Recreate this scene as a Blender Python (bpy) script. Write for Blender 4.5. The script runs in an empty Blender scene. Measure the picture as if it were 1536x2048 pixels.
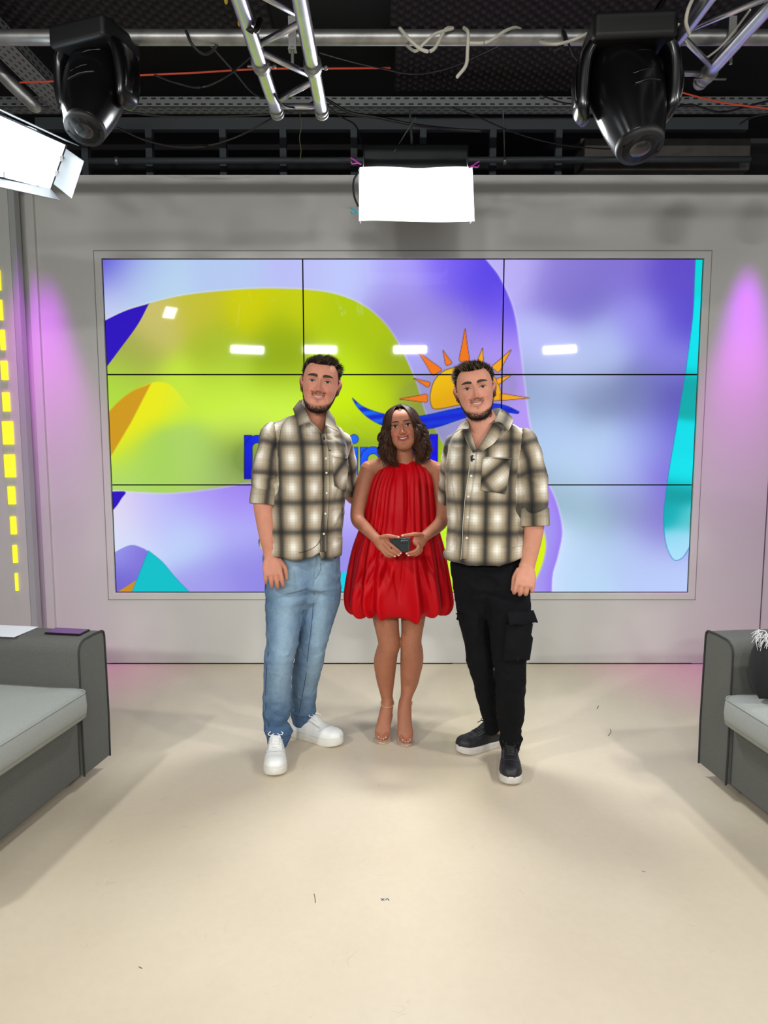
import bpy, math, random
import numpy as np
from mathutils import Vector, Matrix, noise
from mathutils.bvhtree import BVHTree

# ------------------------------------------------------------------ camera, light, exposure
TH = math.radians(6.277); CH = 1.5; F = 1420.0
scene = bpy.context.scene
COL = scene.collection
cam_d = bpy.data.cameras.new('camera'); cam = bpy.data.objects.new('camera', cam_d); COL.objects.link(cam)
cam.location = (0, 0, CH); cam.rotation_euler = (math.pi/2 - TH, 0, 0)
cam_d.sensor_fit = 'VERTICAL'; cam_d.sensor_height = 36; cam_d.lens = F/2048*36
cam_d.clip_start = 0.05
scene.camera = cam
scene.view_settings.view_transform = 'Standard'
scene.view_settings.look = 'None'
scene.view_settings.gamma = 1
scene.view_settings.use_curve_mapping = False
scene.view_settings.exposure = 0.13
world = bpy.data.worlds.new('studio_world'); scene.world = world
world.use_nodes = True
world.node_tree.nodes['Background'].inputs[0].default_value = (0.93, 0.96, 1, 1)
world.node_tree.nodes['Background'].inputs[1].default_value = 0.22

def lamp(name, loc, target, sx, sy, power, color=(1, 1, 1), spread=180):
    d = bpy.data.lights.new(name, 'AREA'); d.shape = 'RECTANGLE'; d.size = sx; d.size_y = sy
    d.energy = power; d.color = color; d.spread = math.radians(spread)
    o = bpy.data.objects.new(name, d); COL.objects.link(o); o.location = loc
    o.rotation_euler = (Vector(target)-Vector(loc)).to_track_quat('-Z', 'Y').to_euler()
    return o
def spot(name, loc, target, power, angle, blend, color, size=0.05):
    d = bpy.data.lights.new(name, 'SPOT'); d.energy = power; d.spot_size = math.radians(angle)
    d.spot_blend = blend; d.color = color; d.shadow_soft_size = size
    o = bpy.data.objects.new(name, d); COL.objects.link(o); o.location = loc
    o.rotation_euler = (Vector(target)-Vector(loc)).to_track_quat('-Z', 'Y').to_euler()
    return o
# studio lamps behind and beside the camera (their mirror images show on the glossy screens)
KEYC = (1.0, 0.985, 0.96)
for lx, pw in ((-2.2, 22), (-1.03, 24), (0.42, 24), (2.83, 22)):
    lamp('studio_lamp', (lx, -2.6, 2.85), (0, 3.0, 0.35), 0.52, 0.11, pw*1.0, KEYC, 120)
lamp('studio_lamp', (2.5, 2.3, 2.85), (0.3, 3.0, 0.1), 0.34, 0.08, 5, KEYC, 90)
lamp('studio_lamp', (2.3, 1.3, 2.9), (0.3, 3.0, 0.1), 0.16, 0.10, 9, KEYC, 90)
lamp('studio_lamp', (-2.4, 0.9, 2.85), (-0.1, 3.1, 0.1), 0.14, 0.14, 11, KEYC, 90)
lamp('hanging_softbox_lamp', (0.15, 3.55, 2.66), (0.1, 2.0, 0.0), 0.5, 0.2, 32, (0.95, 0.98, 1), 150)
lamp('led_panel_lamp', (-1.34, 2.66, 2.66), (0.0, 2.1, 0.3), 0.3, 0.18, 7, (0.95, 0.98, 1), 95)
MAG = (0.75, 0.08, 1.0)
spot('purple_wall_washer', (-2.08, 4.26, 3.0), (-2.10, 4.52, 1.75), 105, 26, 1.0, (0.62, 0.0, 1.0))
spot('purple_wall_washer', (2.25, 4.26, 3.0), (2.25, 4.52, 1.98), 115, 26, 1.0, (0.55, 0.0, 1.0))
spot('purple_floor_washer', (-2.10, 4.15, 2.98), (-2.12, 4.44, 0.2), 95, 40, 1.0, (1.0, 0.12, 1.0))
spot('purple_floor_washer', (2.28, 4.15, 3.0), (2.22, 4.44, 0.2), 110, 40, 1.0, (1.0, 0.08, 1.0))

# ------------------------------------------------------------------ helpers
CT, ST = math.cos(TH), math.sin(TH)
def ray(px, py):
    dx = (px-768)/F; dy = (py-1024)/F
    return Vector((dx, CT-dy*ST, -ST-dy*CT))
def P(px, py, Y):
    r = ray(px, py); t = Y/r.y
    return Vector((r.x*t, Y, CH+r.z*t))
def mpp(py, Y):                                   # metres per photo pixel at that place
    r = ray(768, py); return (Y/r.y)/F
def lin(c):
    c = np.asarray(c, float)/255.0
    return np.where(c <= 0.04045, c/12.92, ((c+0.055)/1.055)**2.4)
def sm(a, b, x):
    t = np.clip((x-a)/(b-a), 0, 1); return t*t*(3-2*t)

MATS = {}
def mat(name, col, rough=0.6, metal=0.0, bump=0, bscale=200, var=0, vscale=20, emit=0, spec=0.5, sheen=0, coat=0, vcol=None, sss=0):
    if name in MATS: return MATS[name]
    m = bpy.data.materials.new(name); m.use_nodes = True; nt = m.node_tree; b = nt.nodes['Principled BSDF']
    c = (*lin(col), 1)
    b.inputs['Base Color'].default_value = c
    b.inputs['Roughness'].default_value = rough; b.inputs['Metallic'].default_value = metal
    b.inputs['Specular IOR Level'].default_value = spec
    b.inputs['Coat Weight'].default_value = coat
    if sheen: b.inputs['Sheen Weight'].default_value = sheen
    if sss:
        b.inputs['Subsurface Weight'].default_value = sss
        b.inputs['Subsurface Radius'].default_value = (1, 0.35, 0.2); b.inputs['Subsurface Scale'].default_value = 0.006
    if emit:
        b.inputs['Emission Color'].default_value = c; b.inputs['Emission Strength'].default_value = emit
    tc = nt.nodes.new('ShaderNodeTexCoord')
    src = None
    if vcol:
        a = nt.nodes.new('ShaderNodeAttribute'); a.attribute_name = vcol; src = a.outputs['Color']
        nt.links.new(src, b.inputs['Base Color'])
    if var:
        n = nt.nodes.new('ShaderNodeTexNoise'); n.inputs['Scale'].default_value = vscale; n.inputs['Detail'].default_value = 5
        nt.links.new(tc.outputs['Object'], n.inputs['Vector'])
        mr = nt.nodes.new('ShaderNodeMapRange'); mr.inputs[1].default_value = .25; mr.inputs[2].default_value = .75
        mr.inputs[3].default_value = 1-var; mr.inputs[4].default_value = 1+var
        nt.links.new(n.outputs[0], mr.inputs[0])
        mx = nt.nodes.new('ShaderNodeVectorMath'); mx.operation = 'SCALE'
        if src: nt.links.new(src, mx.inputs[0])
        else: mx.inputs[0].default_value = c[:3]
        nt.links.new(mr.outputs[0], mx.inputs['Scale']); nt.links.new(mx.outputs[0], b.inputs['Base Color'])
    if bump:
        n = nt.nodes.new('ShaderNodeTexNoise'); n.inputs['Scale'].default_value = bscale; n.inputs['Detail'].default_value = 3
        nt.links.new(tc.outputs['Object'], n.inputs['Vector'])
        bp = nt.nodes.new('ShaderNodeBump'); bp.inputs['Strength'].default_value = bump; bp.inputs['Distance'].default_value = 0.002
        nt.links.new(n.outputs[0], bp.inputs['Height']); nt.links.new(bp.outputs[0], b.inputs['Normal'])
    MATS[name] = m
    return m

def tag(o, label=None, cat=None, group=None, kind=None):
    if label: o['label'] = label
    if cat: o['category'] = cat
    if group: o['group'] = group
    if kind: o['kind'] = kind
    return o
def empty(name, loc, label, cat, group=None):
    o = bpy.data.objects.new(name, None); COL.objects.link(o); o.location = loc
    o.empty_display_size = 0.1
    return tag(o, label, cat, group)
def wloc(o):
    v = Vector((0, 0, 0))
    while o is not None: v = v+o.location; o = o.parent
    return v
def mk(name, V, Fc, m, parent=None, smooth=True, origin=None, cols=None, uvs=None):
    """one mesh object from world-space vertices"""
    V = np.asarray(V, float).reshape(-1, 3)
    if parent is not None:
        base = wloc(parent)
        o0 = base if origin is None else Vector(origin)
    else:
        o0 = Vector(origin) if origin is not None else Vector(((V[:, 0].min()+V[:, 0].max())/2, (V[:, 1].min()+V[:, 1].max())/2, V[:, 2].min()))
    me = bpy.data.meshes.new(name)
    V = V-np.array(o0)
    Fl = [tuple(int(i) for i in f) for f in Fc] if not isinstance(Fc, np.ndarray) else Fc.tolist()
    me.from_pydata(V.tolist(), [], Fl)
    if smooth: me.polygons.foreach_set('use_smooth', [True]*len(me.polygons))
    if cols is not None:
        a = me.color_attributes.new('Col', 'FLOAT_COLOR', 'POINT')
        c = np.ones((len(V), 4)); c[:, :3] = cols
        a.data.foreach_set('color', c.ravel())
    if uvs is not None:
        l = me.uv_layers.new(name='UVMap'); l.data.foreach_set('uv', np.asarray(uvs, float).ravel())
    me.update()
    o = bpy.data.objects.new(name, me); COL.objects.link(o)
    me.materials.append(m)
    if parent is not None:
        o.parent = parent; o.location = o0-wloc(parent)
    else: o.location = o0
    return o
def bevel(o, w, seg=3):
    b = o.modifiers.new('bevel', 'BEVEL'); b.width = w; b.segments = seg; b.limit_method = 'ANGLE'
    w2 = o.modifiers.new('wn', 'WEIGHTED_NORMAL'); w2.keep_sharp = False
    return o
def box(c, s, R=None):
    """centre, full sizes, optional 3x3 rotation"""
    c = np.array(c, float); h = np.array(s, float)/2
    v = np.array([(x, y, z) for x in (-1, 1) for y in (-1, 1) for z in (-1, 1)], float)*h
    if R is not None: v = v@np.array(R).T
    f = [(0, 1, 3, 2), (4, 6, 7, 5), (0, 4, 5, 1), (2, 3, 7, 6), (0, 2, 6, 4), (1, 5, 7, 3)]
    return v+c, f
def join(*ms):
    V = []; Fc = []; n = 0
    for v, f in ms:
        v = np.asarray(v, float).reshape(-1, 3)
        V.append(v); Fc += [tuple(int(i)+n for i in q) for q in f]; n += len(v)
    return np.concatenate(V), Fc
def catmull(pts, k):
    pts = np.asarray(pts, float)
    if len(pts) < 3 or k <= 1: 
        if k <= 1: return pts
        t = np.linspace(0, 1, k+1)[:, None]; return pts[0]*(1-t)+pts[1]*t if len(pts) == 2 else pts
    p = np.vstack([2*pts[0]-pts[1], pts, 2*pts[-1]-pts[-2]]); out = []
    for i in range(1, len(p)-2):
        a, b, c, d = p[i-1], p[i], p[i+1], p[i+2]
        for j in range(k):
            t = j/k
            out.append(0.5*((2*b)+(-a+c)*t+(2*a-5*b+4*c-d)*t*t+(-a+3*b-3*c+d)*t**3))
    out.append(pts[-1]); return np.array(out)
def tube(pts, ra, rb=None, ref=(1, 0, 0), n=16, k=4, cap='round', e=1.0, closed=False):
    """tapered tube through pts; ra along ref, rb across"""
    pts = np.array([tuple(p) for p in pts], float); m = len(pts)
    ra = np.array([ra]*m if np.isscalar(ra) else ra, float)
    rb = ra if rb is None else np.array([rb]*m if np.isscalar(rb) else rb, float)
    Q = catmull(np.column_stack([pts, ra, rb]), k); C = Q[:, :3]; A = np.abs(Q[:, 3]); B = np.abs(Q[:, 4])
    T = np.gradient(C, axis=0); T /= np.linalg.norm(T, axis=1)[:, None]+1e-12
    ref = np.array(ref, float)
    if cap == 'round':
        cs, as_, bs, ts = [], [], [], []
        for q in (0.98, 0.8, 0.45):
            r = math.sqrt(1-q*q); cs.append(C[0]-T[0]*q*min(A[0], B[0])); as_.append(A[0]*r); bs.append(B[0]*r); ts.append(T[0])
        ce, ae, be, te = [], [], [], []
        for q in (0.45, 0.8, 0.98):
            r = math.sqrt(1-q*q); ce.append(C[-1]+T[-1]*q*min(A[-1], B[-1])); ae.append(A[-1]*r); be.append(B[-1]*r); te.append(T[-1])
        C = np.vstack([cs, C, ce]); A = np.concatenate([as_, A, ae]); B = np.concatenate([bs, B, be]); T = np.vstack([ts, T, te])
    X = ref-T*(T@ref)[:, None]
    bad = np.linalg.norm(X, axis=1) < 0.15
    if bad.any():
        alt = np.array((0.0, 0.3, 1.0)) if abs(ref[2]) < .7 else np.array((1.0, 0.2, 0)); X2 = alt-T*(T@alt)[:, None]
        X = X2 if bad.mean() > .2 else np.where(bad[:, None], X2, X)
    X /= np.linalg.norm(X, axis=1)[:, None]; Y = np.cross(T, X)
    t = np.arange(n)/n*2*math.pi; c, s = np.cos(t), np.sin(t)
    c = np.sign(c)*np.abs(c)**e; s = np.sign(s)*np.abs(s)**e
    V = C[:, None]+A[:, None, None]*c[None, :, None]*X[:, None]+B[:, None, None]*s[None, :, None]*Y[:, None]
    L = len(C); V = V.reshape(-1, 3); Fc = []
    for i in range(L-1):
        for j in range(n):
            a = i*n+j; b = i*n+(j+1) % n; Fc.append((a, b, b+n, a+n))
    if cap: Fc.append(tuple(range(n))[::-1]); Fc.append(tuple((L-1)*n+j for j in range(n)))
    return V, Fc
def ptube(rows, ratio=1.0, **kw):
    """rows: (px, py, Y, half width in photo pixels[, depth half-size in m]) of something standing at depth Y"""
    pts = [P(r[0], r[1], r[2]) for r in rows]; ra = [r[3]*mpp(r[1], r[2]) for r in rows]
    rb = [r[4] if len(r) > 4 else a*ratio for r, a in zip(rows, ra)]
    return tube(pts, ra, rb, **kw)
def ellipsoid(c, r, R=None, n=24, m=16):
    V = []; 
    for i in range(m+1):
        ph = math.pi*i/m
        for j in range(n):
            t = 2*math.pi*j/n; V.append((math.sin(ph)*math.cos(t)*r[0], math.sin(ph)*math.sin(t)*r[1], math.cos(ph)*r[2]))
    V = np.array(V)
    if R is not None: V = V@np.array(R).T
    Fc = [(i*n+j, (i+1)*n+j, (i+1)*n+(j+1) % n, i*n+(j+1) % n) for i in range(m) for j in range(n)]
    return V+np.array(c, float), Fc
def loft(rings, cap=True):
    n = len(rings[0]); V = np.array(rings, float).reshape(-1, 3); Fc = []
    for i in range(len(rings)-1):
        for j in range(n):
            a = i*n+j; b = i*n+(j+1) % n; Fc.append((a, b, b+n, a+n))
    if cap: Fc.append(tuple(range(n))[::-1]); Fc.append(tuple((len(rings)-1)*n+j for j in range(n)))
    return V, Fc
def fuse(ms, voxel=0.004, smooth=3):
    V, Fc = join(*ms)
    me = bpy.data.meshes.new('tmp'); me.from_pydata(V.tolist(), [], Fc); me.update()
    o = bpy.data.objects.new('tmp', me); COL.objects.link(o)
    r = o.modifiers.new('r', 'REMESH'); r.mode = 'VOXEL'; r.voxel_size = voxel; r.adaptivity = 0
    dg = bpy.context.evaluated_depsgraph_get(); ev = o.evaluated_get(dg); m2 = ev.to_mesh()
    nv = len(m2.vertices); V = np.empty(nv*3); m2.vertices.foreach_get('co', V); V = V.reshape(-1, 3)
    nf = len(m2.polygons); L = np.empty(len(m2.loops), int); m2.loops.foreach_get('vertex_index', L)
    Fq = L.reshape(-1, 4) if len(L) == nf*4 else None
    if Fq is None: Fq = [tuple(p.vertices) for p in m2.polygons]
    ev.to_mesh_clear(); bpy.data.objects.remove(o); bpy.data.meshes.remove(me)
    V = laplace(V, Fq, smooth)
    return V, Fq
def edges(Fq):
    Fq = np.asarray(Fq); return np.vstack([Fq[:, [0, 1]], Fq[:, [1, 2]], Fq[:, [2, 3]], Fq[:, [3, 0]]])
def laplace(V, Fq, it, lam=0.5, w=None):
    if not it: return V
    E = edges(Fq); n = len(V); deg = np.bincount(E.ravel(), minlength=n).astype(float); deg[deg == 0] = 1
    V = V.copy()
    for _ in range(it):
        for c in range(3): pass
        A = np.stack([np.bincount(E[:, 0], V[E[:, 1], c], n)+np.bincount(E[:, 1], V[E[:, 0], c], n) for c in range(3)], 1)/deg[:, None]
        d = (A-V)*lam
        if w is not None: d = d*w[:, None]
        V = V+d
    return V
def normals(V, Fq):
    Fq = np.asarray(Fq); a, b, c, d = (V[Fq[:, i]] for i in range(4))
    fn = np.cross(c-a, d-b); N = np.zeros_like(V)
    for i in range(4):
        for k in range(3): N[:, k] += np.bincount(Fq[:, i], fn[:, k], len(V))
    return N/(np.linalg.norm(N, axis=1)[:, None]+1e-12)
def vnoise(p, seed=0):
    """smooth value noise in -1..1"""
    p = np.asarray(p, float)+seed*17.31; i = np.floor(p).astype(np.int64); f = p-i; f = f*f*(3-2*f)
    def h(a, b, c):
        x = (a*374761393+b*668265263+c*2147483647+seed*974711) & 0xFFFFFFFF
        x = ((x ^ (x >> 13))*1274126177) & 0xFFFFFFFF
        x = x ^ (x >> 16); return (x & 0xFFFF)/32767.5-1
    r = 0
    for dx in (0, 1):
        for dy in (0, 1):
            for dz in (0, 1):
                w = (f[:, 0] if dx else 1-f[:, 0])*(f[:, 1] if dy else 1-f[:, 1])*(f[:, 2] if dz else 1-f[:, 2])
                r = r+w*h(i[:, 0]+dx, i[:, 1]+dy, i[:, 2]+dz)
    return r
def crumple(V, N, amp, sc, seed, st=(1, 1, 1)):
    q = V*np.array(st)*sc; a = vnoise(q+.35*np.stack([vnoise(q*.6, seed+7), vnoise(q*.6, seed+8), vnoise(q*.6, seed+9)], 1), seed)
    return V+N*(amp*(1-2.4*np.abs(a)))[:, None]
def bvh(V, Fq): return BVHTree.FromPolygons([tuple(v) for v in V.tolist()], [tuple(f) for f in (Fq.tolist() if isinstance(Fq, np.ndarray) else Fq)])
CAMP = Vector((0, 0, CH))
def hit(tree, px, py, off=0.0, fallback=None):
    """point on a surface seen at that place of the photograph"""
    loc, nor, _, _ = tree.ray_cast(CAMP, ray(px, py).normalized())
    if loc is None: return (P(px, py, fallback), Vector((0, -1, 0))) if fallback else (None, None)
    if nor.y > 0: nor = -nor
    return loc+nor*off, nor
def ridge(V, N, tree, segs, fb):
    """cloth folds: raise (h>0) or sink (h<0) the surface along short lines on it"""
    D = np.zeros(len(V))
    for (x0, y0, x1, y1, s, h) in segs:
        a, _ = hit(tree, x0, y0, 0, fb); b, _ = hit(tree, x1, y1, 0, fb)
        a = np.array(a); b = np.array(b); ab = b-a
        t = np.clip(((V-a)@ab)/(ab@ab), 0, 1); q = a+t[:, None]*ab
        d = np.linalg.norm(V-q, axis=1)
        D += h*np.exp(-(d/s)**2)*(0.35+0.65*np.sin(np.pi*np.clip(t, .08, .92)))
    return V+N*D[:, None]
def sheet(G, th, flip=False):
    """thick cloth sheet from a grid of points"""
    G = np.asarray(G, float); a, b = G.shape[:2]
    du = np.gradient(G, axis=0); dv = np.gradient(G, axis=1); N = np.cross(du, dv); N /= np.linalg.norm(N, axis=2)[..., None]+1e-12
    if (N[..., 1].mean() > 0) != flip: N = -N
    V = np.concatenate([(G+N*th/2).reshape(-1, 3), (G-N*th/2).reshape(-1, 3)]); o = a*b; Fc = []
    for i in range(a-1):
        for j in range(b-1):
            q = i*b+j; Fc.append((q, q+1, q+b+1, q+b)); Fc.append((o+q, o+q+b, o+q+b+1, o+q+1))
    for i in range(a-1):
        for j in (0, b-1): q = i*b+j; Fc.append((q, q+b, o+q+b, o+q))
    for j in range(b-1):
        for i in (0, a-1): q = i*b+j; Fc.append((q, q+1, o+q+1, o+q))
    return V, Fc
def sheet_uv(a, b, uu, vv, Fc):
    u = np.linspace(uu[0], uu[1], a)[:, None]*np.ones((1, b)); v = np.ones((a, 1))*np.linspace(vv[0], vv[1], b)[None]
    T = np.stack([u, v], 2).reshape(-1, 2); T = np.concatenate([T, T]); return T[np.array(Fc).ravel()]
def rotm(yaw=0, pitch=0, roll=0):
    """yaw about z, pitch about x, roll about y (degrees)"""
    return np.array(Matrix.Rotation(math.radians(yaw), 3, 'Z')@Matrix.Rotation(math.radians(pitch), 3, 'X')@Matrix.Rotation(math.radians(roll), 3, 'Y'))
def cable(name, pts, r, m, parent=None, label=None, cat=None, group=None, n=8, k=8):
    V, Fc = tube(pts, r, n=n, k=k); o = mk(name, V, Fc, m, parent)
    return tag(o, label, cat, group)

D_W = 4.52                                       # the back wall's distance
# ------------------------------------------------------------------ the room shell
def struct(name, V, Fc, m, **k):
    o = mk(name, V, Fc, m, **k); o['kind'] = 'structure'; return o
m_wall = mat('wall_paint', (203, 203, 198), 0.55, bump=0.12, bscale=60, var=0.025, vscale=1.3)
m_side = mat('side_panel_paint', (196, 198, 192), 0.5, var=0.02, vscale=2)
m_trimw = mat('white_trim', (206, 206, 200), 0.4)
m_black = mat('black_paint', (9, 9, 12), 0.7)
m_gap = mat('shadow_gap', (14, 14, 14), 0.9)
# floor
def floor_mat():
    m = bpy.data.materials.new('beige_floor'); m.use_nodes = True; nt = m.node_tree; b = nt.nodes['Principled BSDF']
    N = nt.nodes.new; L = nt.links.new
    tc = N('ShaderNodeTexCoord')
    n1 = N('ShaderNodeTexNoise'); n1.inputs['Scale'].default_value = 1.4; n1.inputs['Detail'].default_value = 6; L(tc.outputs['Object'], n1.inputs['Vector'])
    r1 = N('ShaderNodeValToRGB'); r1.color_ramp.elements[0].position = .3; r1.color_ramp.elements[1].position = .72
    r1.color_ramp.elements[0].color = (*lin((198, 185, 162)), 1); r1.color_ramp.elements[1].color = (*lin((208, 196, 174)), 1)
    L(n1.outputs[0], r1.inputs[0])
    n2 = N('ShaderNodeTexNoise'); n2.inputs['Scale'].default_value = 5; n2.inputs['Detail'].default_value = 2; n2.inputs['Distortion'].default_value = 1.5; L(tc.outputs['Object'], n2.inputs['Vector'])
    def mth(op, a, b2=None, cl=False):
        x = N('ShaderNodeMath'); x.operation = op; x.use_clamp = cl
        for i, v in enumerate((a, b2)):
            if v is None: continue
            if isinstance(v, (int, float)): x.inputs[i].default_value = v
            else: L(v, x.inputs[i])
        return x.outputs[0]
    d = mth('ABSOLUTE', mth('SUBTRACT', n2.outputs[0], 0.5))
    line = mth('SUBTRACT', 1.0, mth('MULTIPLY', d, 260.0), True)
    n3 = N('ShaderNodeTexNoise'); n3.inputs['Scale'].default_value = 9; n3.inputs['Detail'].default_value = 3; L(tc.outputs['Object'], n3.inputs['Vector'])
    mask = mth('MULTIPLY', mth('SUBTRACT', n3.outputs[0], 0.6), 9.0, True)
    sc = mth('MULTIPLY', line, mth('MULTIPLY', mask, 0.4), True)
    mx = N('ShaderNodeMixRGB'); L(sc, mx.inputs[0]); L(r1.outputs[0], mx.inputs[1]); mx.inputs[2].default_value = (*lin((110, 100, 88)), 1)
    n4 = N('ShaderNodeTexNoise'); n4.inputs['Scale'].default_value = 40; n4.inputs['Detail'].default_value = 4; L(tc.outputs['Object'], n4.inputs['Vector'])
    v4 = mth('ADD', 0.955, mth('MULTIPLY', n4.outputs[0], 0.09))
    sv = N('ShaderNodeVectorMath'); sv.operation = 'SCALE'; L(mx.outputs[0], sv.inputs[0]); L(v4, sv.inputs['Scale'])
    L(sv.outputs[0], b.inputs['Base Color'])
    rr = mth('ADD', 0.36, mth('MULTIPLY', n1.outputs[0], 0.2)); L(rr, b.inputs['Roughness'])
    b.inputs['Specular IOR Level'].default_value = 0.35
    return m
struct('floor', *box((0, 1.6, -0.02), (9, 6.4, 0.04)), floor_mat(), smooth=False)
# floor marks: three short scuffs that stand out
m_scuff = mat('scuff', (112, 100, 86), 0.7)
def onfloor(px, py):
    r = ray(px, py); t = -CH/r.z; return (r.x*t, r.y*t, .0006)
for pts, m_, r_ in (([(628, 1788), (630, 1796), (631, 1806)], m_scuff, .0014), ([(1220, 1458), (1222, 1464), (1216, 1472)], m_scuff, .0018), ([(1194, 1418), (1197, 1412)], m_scuff, .0025), ([(278, 1934), (284, 1937)], m_scuff, .0016), ([(1284, 1742), (1290, 1744)], m_scuff, .0015),
                    ([(762, 1797), (768, 1801)], mat('blue_mark', (60, 80, 120), .7), .0016), ([(768, 1797), (763, 1801)], mat('blue_mark', (60, 80, 120), .7), .0016), ([(771, 1800), (775, 1797), (778, 1801)], mat('blue_mark', (60, 80, 120), .7), .0016)):
    Vq, Fq_ = tube([onfloor(*p) for p in pts], r_, n=6, k=3); Vq[:, 2] = .0004+(Vq[:, 2]-.0006)*.3
    struct('floor_mark', Vq, Fq_, m_)
# back wall around the screen opening
ZT = P(768, 350, D_W).z
SX0, SX1, SZ0, SZ1 = -1.741, 1.972, 0.477, 2.574
XL, XR = -2.36, 2.86
FR = 0.048
ox0, ox1, oz0, oz1 = SX0-FR, SX1+FR, SZ0-FR, SZ1+FR
th = 0.14; yc = D_W+th/2
V, Fc = join(box(((XL+ox0)/2, yc, ZT/2), (ox0-XL, th, ZT)), box(((XR+ox1)/2, yc, ZT/2), (XR-ox1, th, ZT)),
             box(((ox0+ox1)/2, yc, (ZT+oz1)/2), (ox1-ox0, th, ZT-oz1)), box(((ox0+ox1)/2, yc, oz0/2+0.004), (ox1-ox0, th, oz0-0.008)))
struct('wall_back', V, Fc, m_wall, smooth=False)
# white mitred frame round the screen, set in the opening
def mitre(x0, x1, z0, z1, w, y0, y1):
    a = [(x0, z0), (x1, z0), (x1, z1), (x0, z1)]; b = [(x0+w, z0+w), (x1-w, z0+w), (x1-w, z1-w), (x0+w, z1-w)]
    V = []; Fc = []
    for y in (y0, y1):
        for q in (a, b): V += [(x, y, z) for x, z in q]
    for i in range(4):
        j = (i+1) % 4
        Fc += [(i, j, 4+j, 4+i), (8+i, 12+i, 12+j, 8+j), (4+i, 4+j, 12+j, 12+i), (i, 8+i, 8+j, j)]
    return V, Fc
o = struct('trim_1', *mitre(ox0+.003, ox1-.003, oz0+.003, oz1-.003, FR-.005, D_W-.004, D_W+.03), m_trimw, smooth=False)
o['label'] = 'white mitred frame round the video wall'; bevel(o, .003, 2)
gp = [box((ox0+.001, D_W+.001, (oz0+oz1)/2), (.004, .006, oz1-oz0)), box((ox1-.001, D_W+.001, (oz0+oz1)/2), (.004, .006, oz1-oz0)),
      box(((ox0+ox1)/2, D_W+.001, oz1-.001), (ox1-ox0, .006, .004)), box(((ox0+ox1)/2, D_W+.001, oz0+.001), (ox1-ox0, .006, .004))]
struct('trim_2', *join(*gp), mat('trim_joint', (140, 138, 134), .8), smooth=False)
# dark strips standing for the shadow gap along the floor, open joint of the wall boards at both sides
struct('shadow_gap_strip', *join(box((-1.0, D_W-.0015, .003), (1.65, .003, .006)), box((.0, D_W-.0015, .0025), (.9, .003, .005)), box((1.9, D_W-.0015, .002), (1.9, .003, .004))), m_gap, smooth=False)
struct('trim_3', *box((2.33+.12, D_W-.001, ZT*.36), (.006, .004, ZT*.72)), mat('joint_dark', (95, 85, 95), .8), smooth=False)
# left return: a side panel standing proud of the back wall, with its edge post
xe = P(62, 1240, 4.40).x
struct('wall_left', *box((xe-.60, 4.40+.05, ZT/2), (1.2, .10, ZT)), m_side, smooth=False)
struct('trim_4', *box((xe+.020, 4.43, ZT/2), (.036, .06, ZT)), mat('post_grey', (168, 172, 172), .5), smooth=False)
struct('trim_5', *box((XL+.02+.18, D_W-.012, ZT/2), (.05, .022, ZT)), m_wall, smooth=False)
# yellow light slots in the left panel
yel = mat('yellow_light_slot', (245, 232, 40), .5, emit=.8)
ys = [(560, 40, 5), (620, 40, 6), (680, 40, 9), (741, 38, 13), (804, 38, 14), (866, 46, 21), (932, 46, 21), (991, 36, 14), (1051, 36, 11), (1108, 36, 8), (1164, 36, 5)]
XS = P(18, 900, 4.395).x
for i, (py, h, w) in enumerate(ys):
    s = mpp(py, 4.395); z = P(0, py, 4.395).z
    o = mk('light_slot', *box((XS, 4.395, z), (w*s, .014, h*s)), yel, smooth=False)
    pos = ['topmost', 'second', 'third', 'fourth', 'fifth', 'sixth', 'seventh', 'eighth', 'ninth', 'tenth', 'bottom'][i]
    tag(o, 'glowing yellow slot in the left side panel, %s from the top' % pos, 'light', 'yellow light slots on the left panel'); bevel(o, .002, 2)
# dark ceiling and backs
struct('ceiling', *box((0, 2.4, 3.66), (9, 6.4, .06)), m_black, smooth=False)
struct('wall_far', *box((0, 5.55, 2.6), (9, .06, 2.2)), m_black, smooth=False)

# ------------------------------------------------------------------ video wall
def projpx(x, y, z):
    zc = y*CT+(CH-z)*ST; v = (CH-z)*CT-y*ST
    return 768+F*x/zc, 1024+F*v/zc
def sdf(px, py, poly):
    poly = np.asarray(poly, float); out = np.full(px.shape, 1e3)
    x0, y0 = poly.min(0)-40; x1, y1 = poly.max(0)+40
    k = (px > x0) & (px < x1) & (py > y0) & (py < y1); X = px[k]; Y = py[k]
    d = np.full(X.shape, 1e9); s = np.zeros(X.shape, bool)
    for i in range(len(poly)):
        ax, ay = poly[i-1]; bx, by = poly[i]; ex, ey = bx-ax, by-ay; wx, wy = X-ax, Y-ay
        t = np.clip((wx*ex+wy*ey)/(ex*ex+ey*ey+1e-9), 0, 1); d = np.minimum(d, (wx-ex*t)**2+(wy-ey*t)**2)
        if ey != 0:
            c = ((ay > Y) != (by > Y)) & (X < (bx-ax)*(Y-ay)/(ey)+ax); s ^= c
    out[k] = np.sqrt(d)*np.where(s, -1, 1); return out
def curve(pts, k=8): return catmull(pts, k)
def cps(pts): return list(pts)
def seglet(px, py, pts, r):
    d = np.full(px.shape, 1e9)
    for (ax, ay), (bx, by) in zip(pts[:-1], pts[1:]):
        ex, ey = bx-ax, by-ay; t = np.clip(((px-ax)*ex+(py-ay)*ey)/(ex*ex+ey*ey+1e-9), 0, 1)
        d = np.minimum(d, np.hypot(px-ax-ex*t, py-ay-ey*t))
    return d-r
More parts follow.
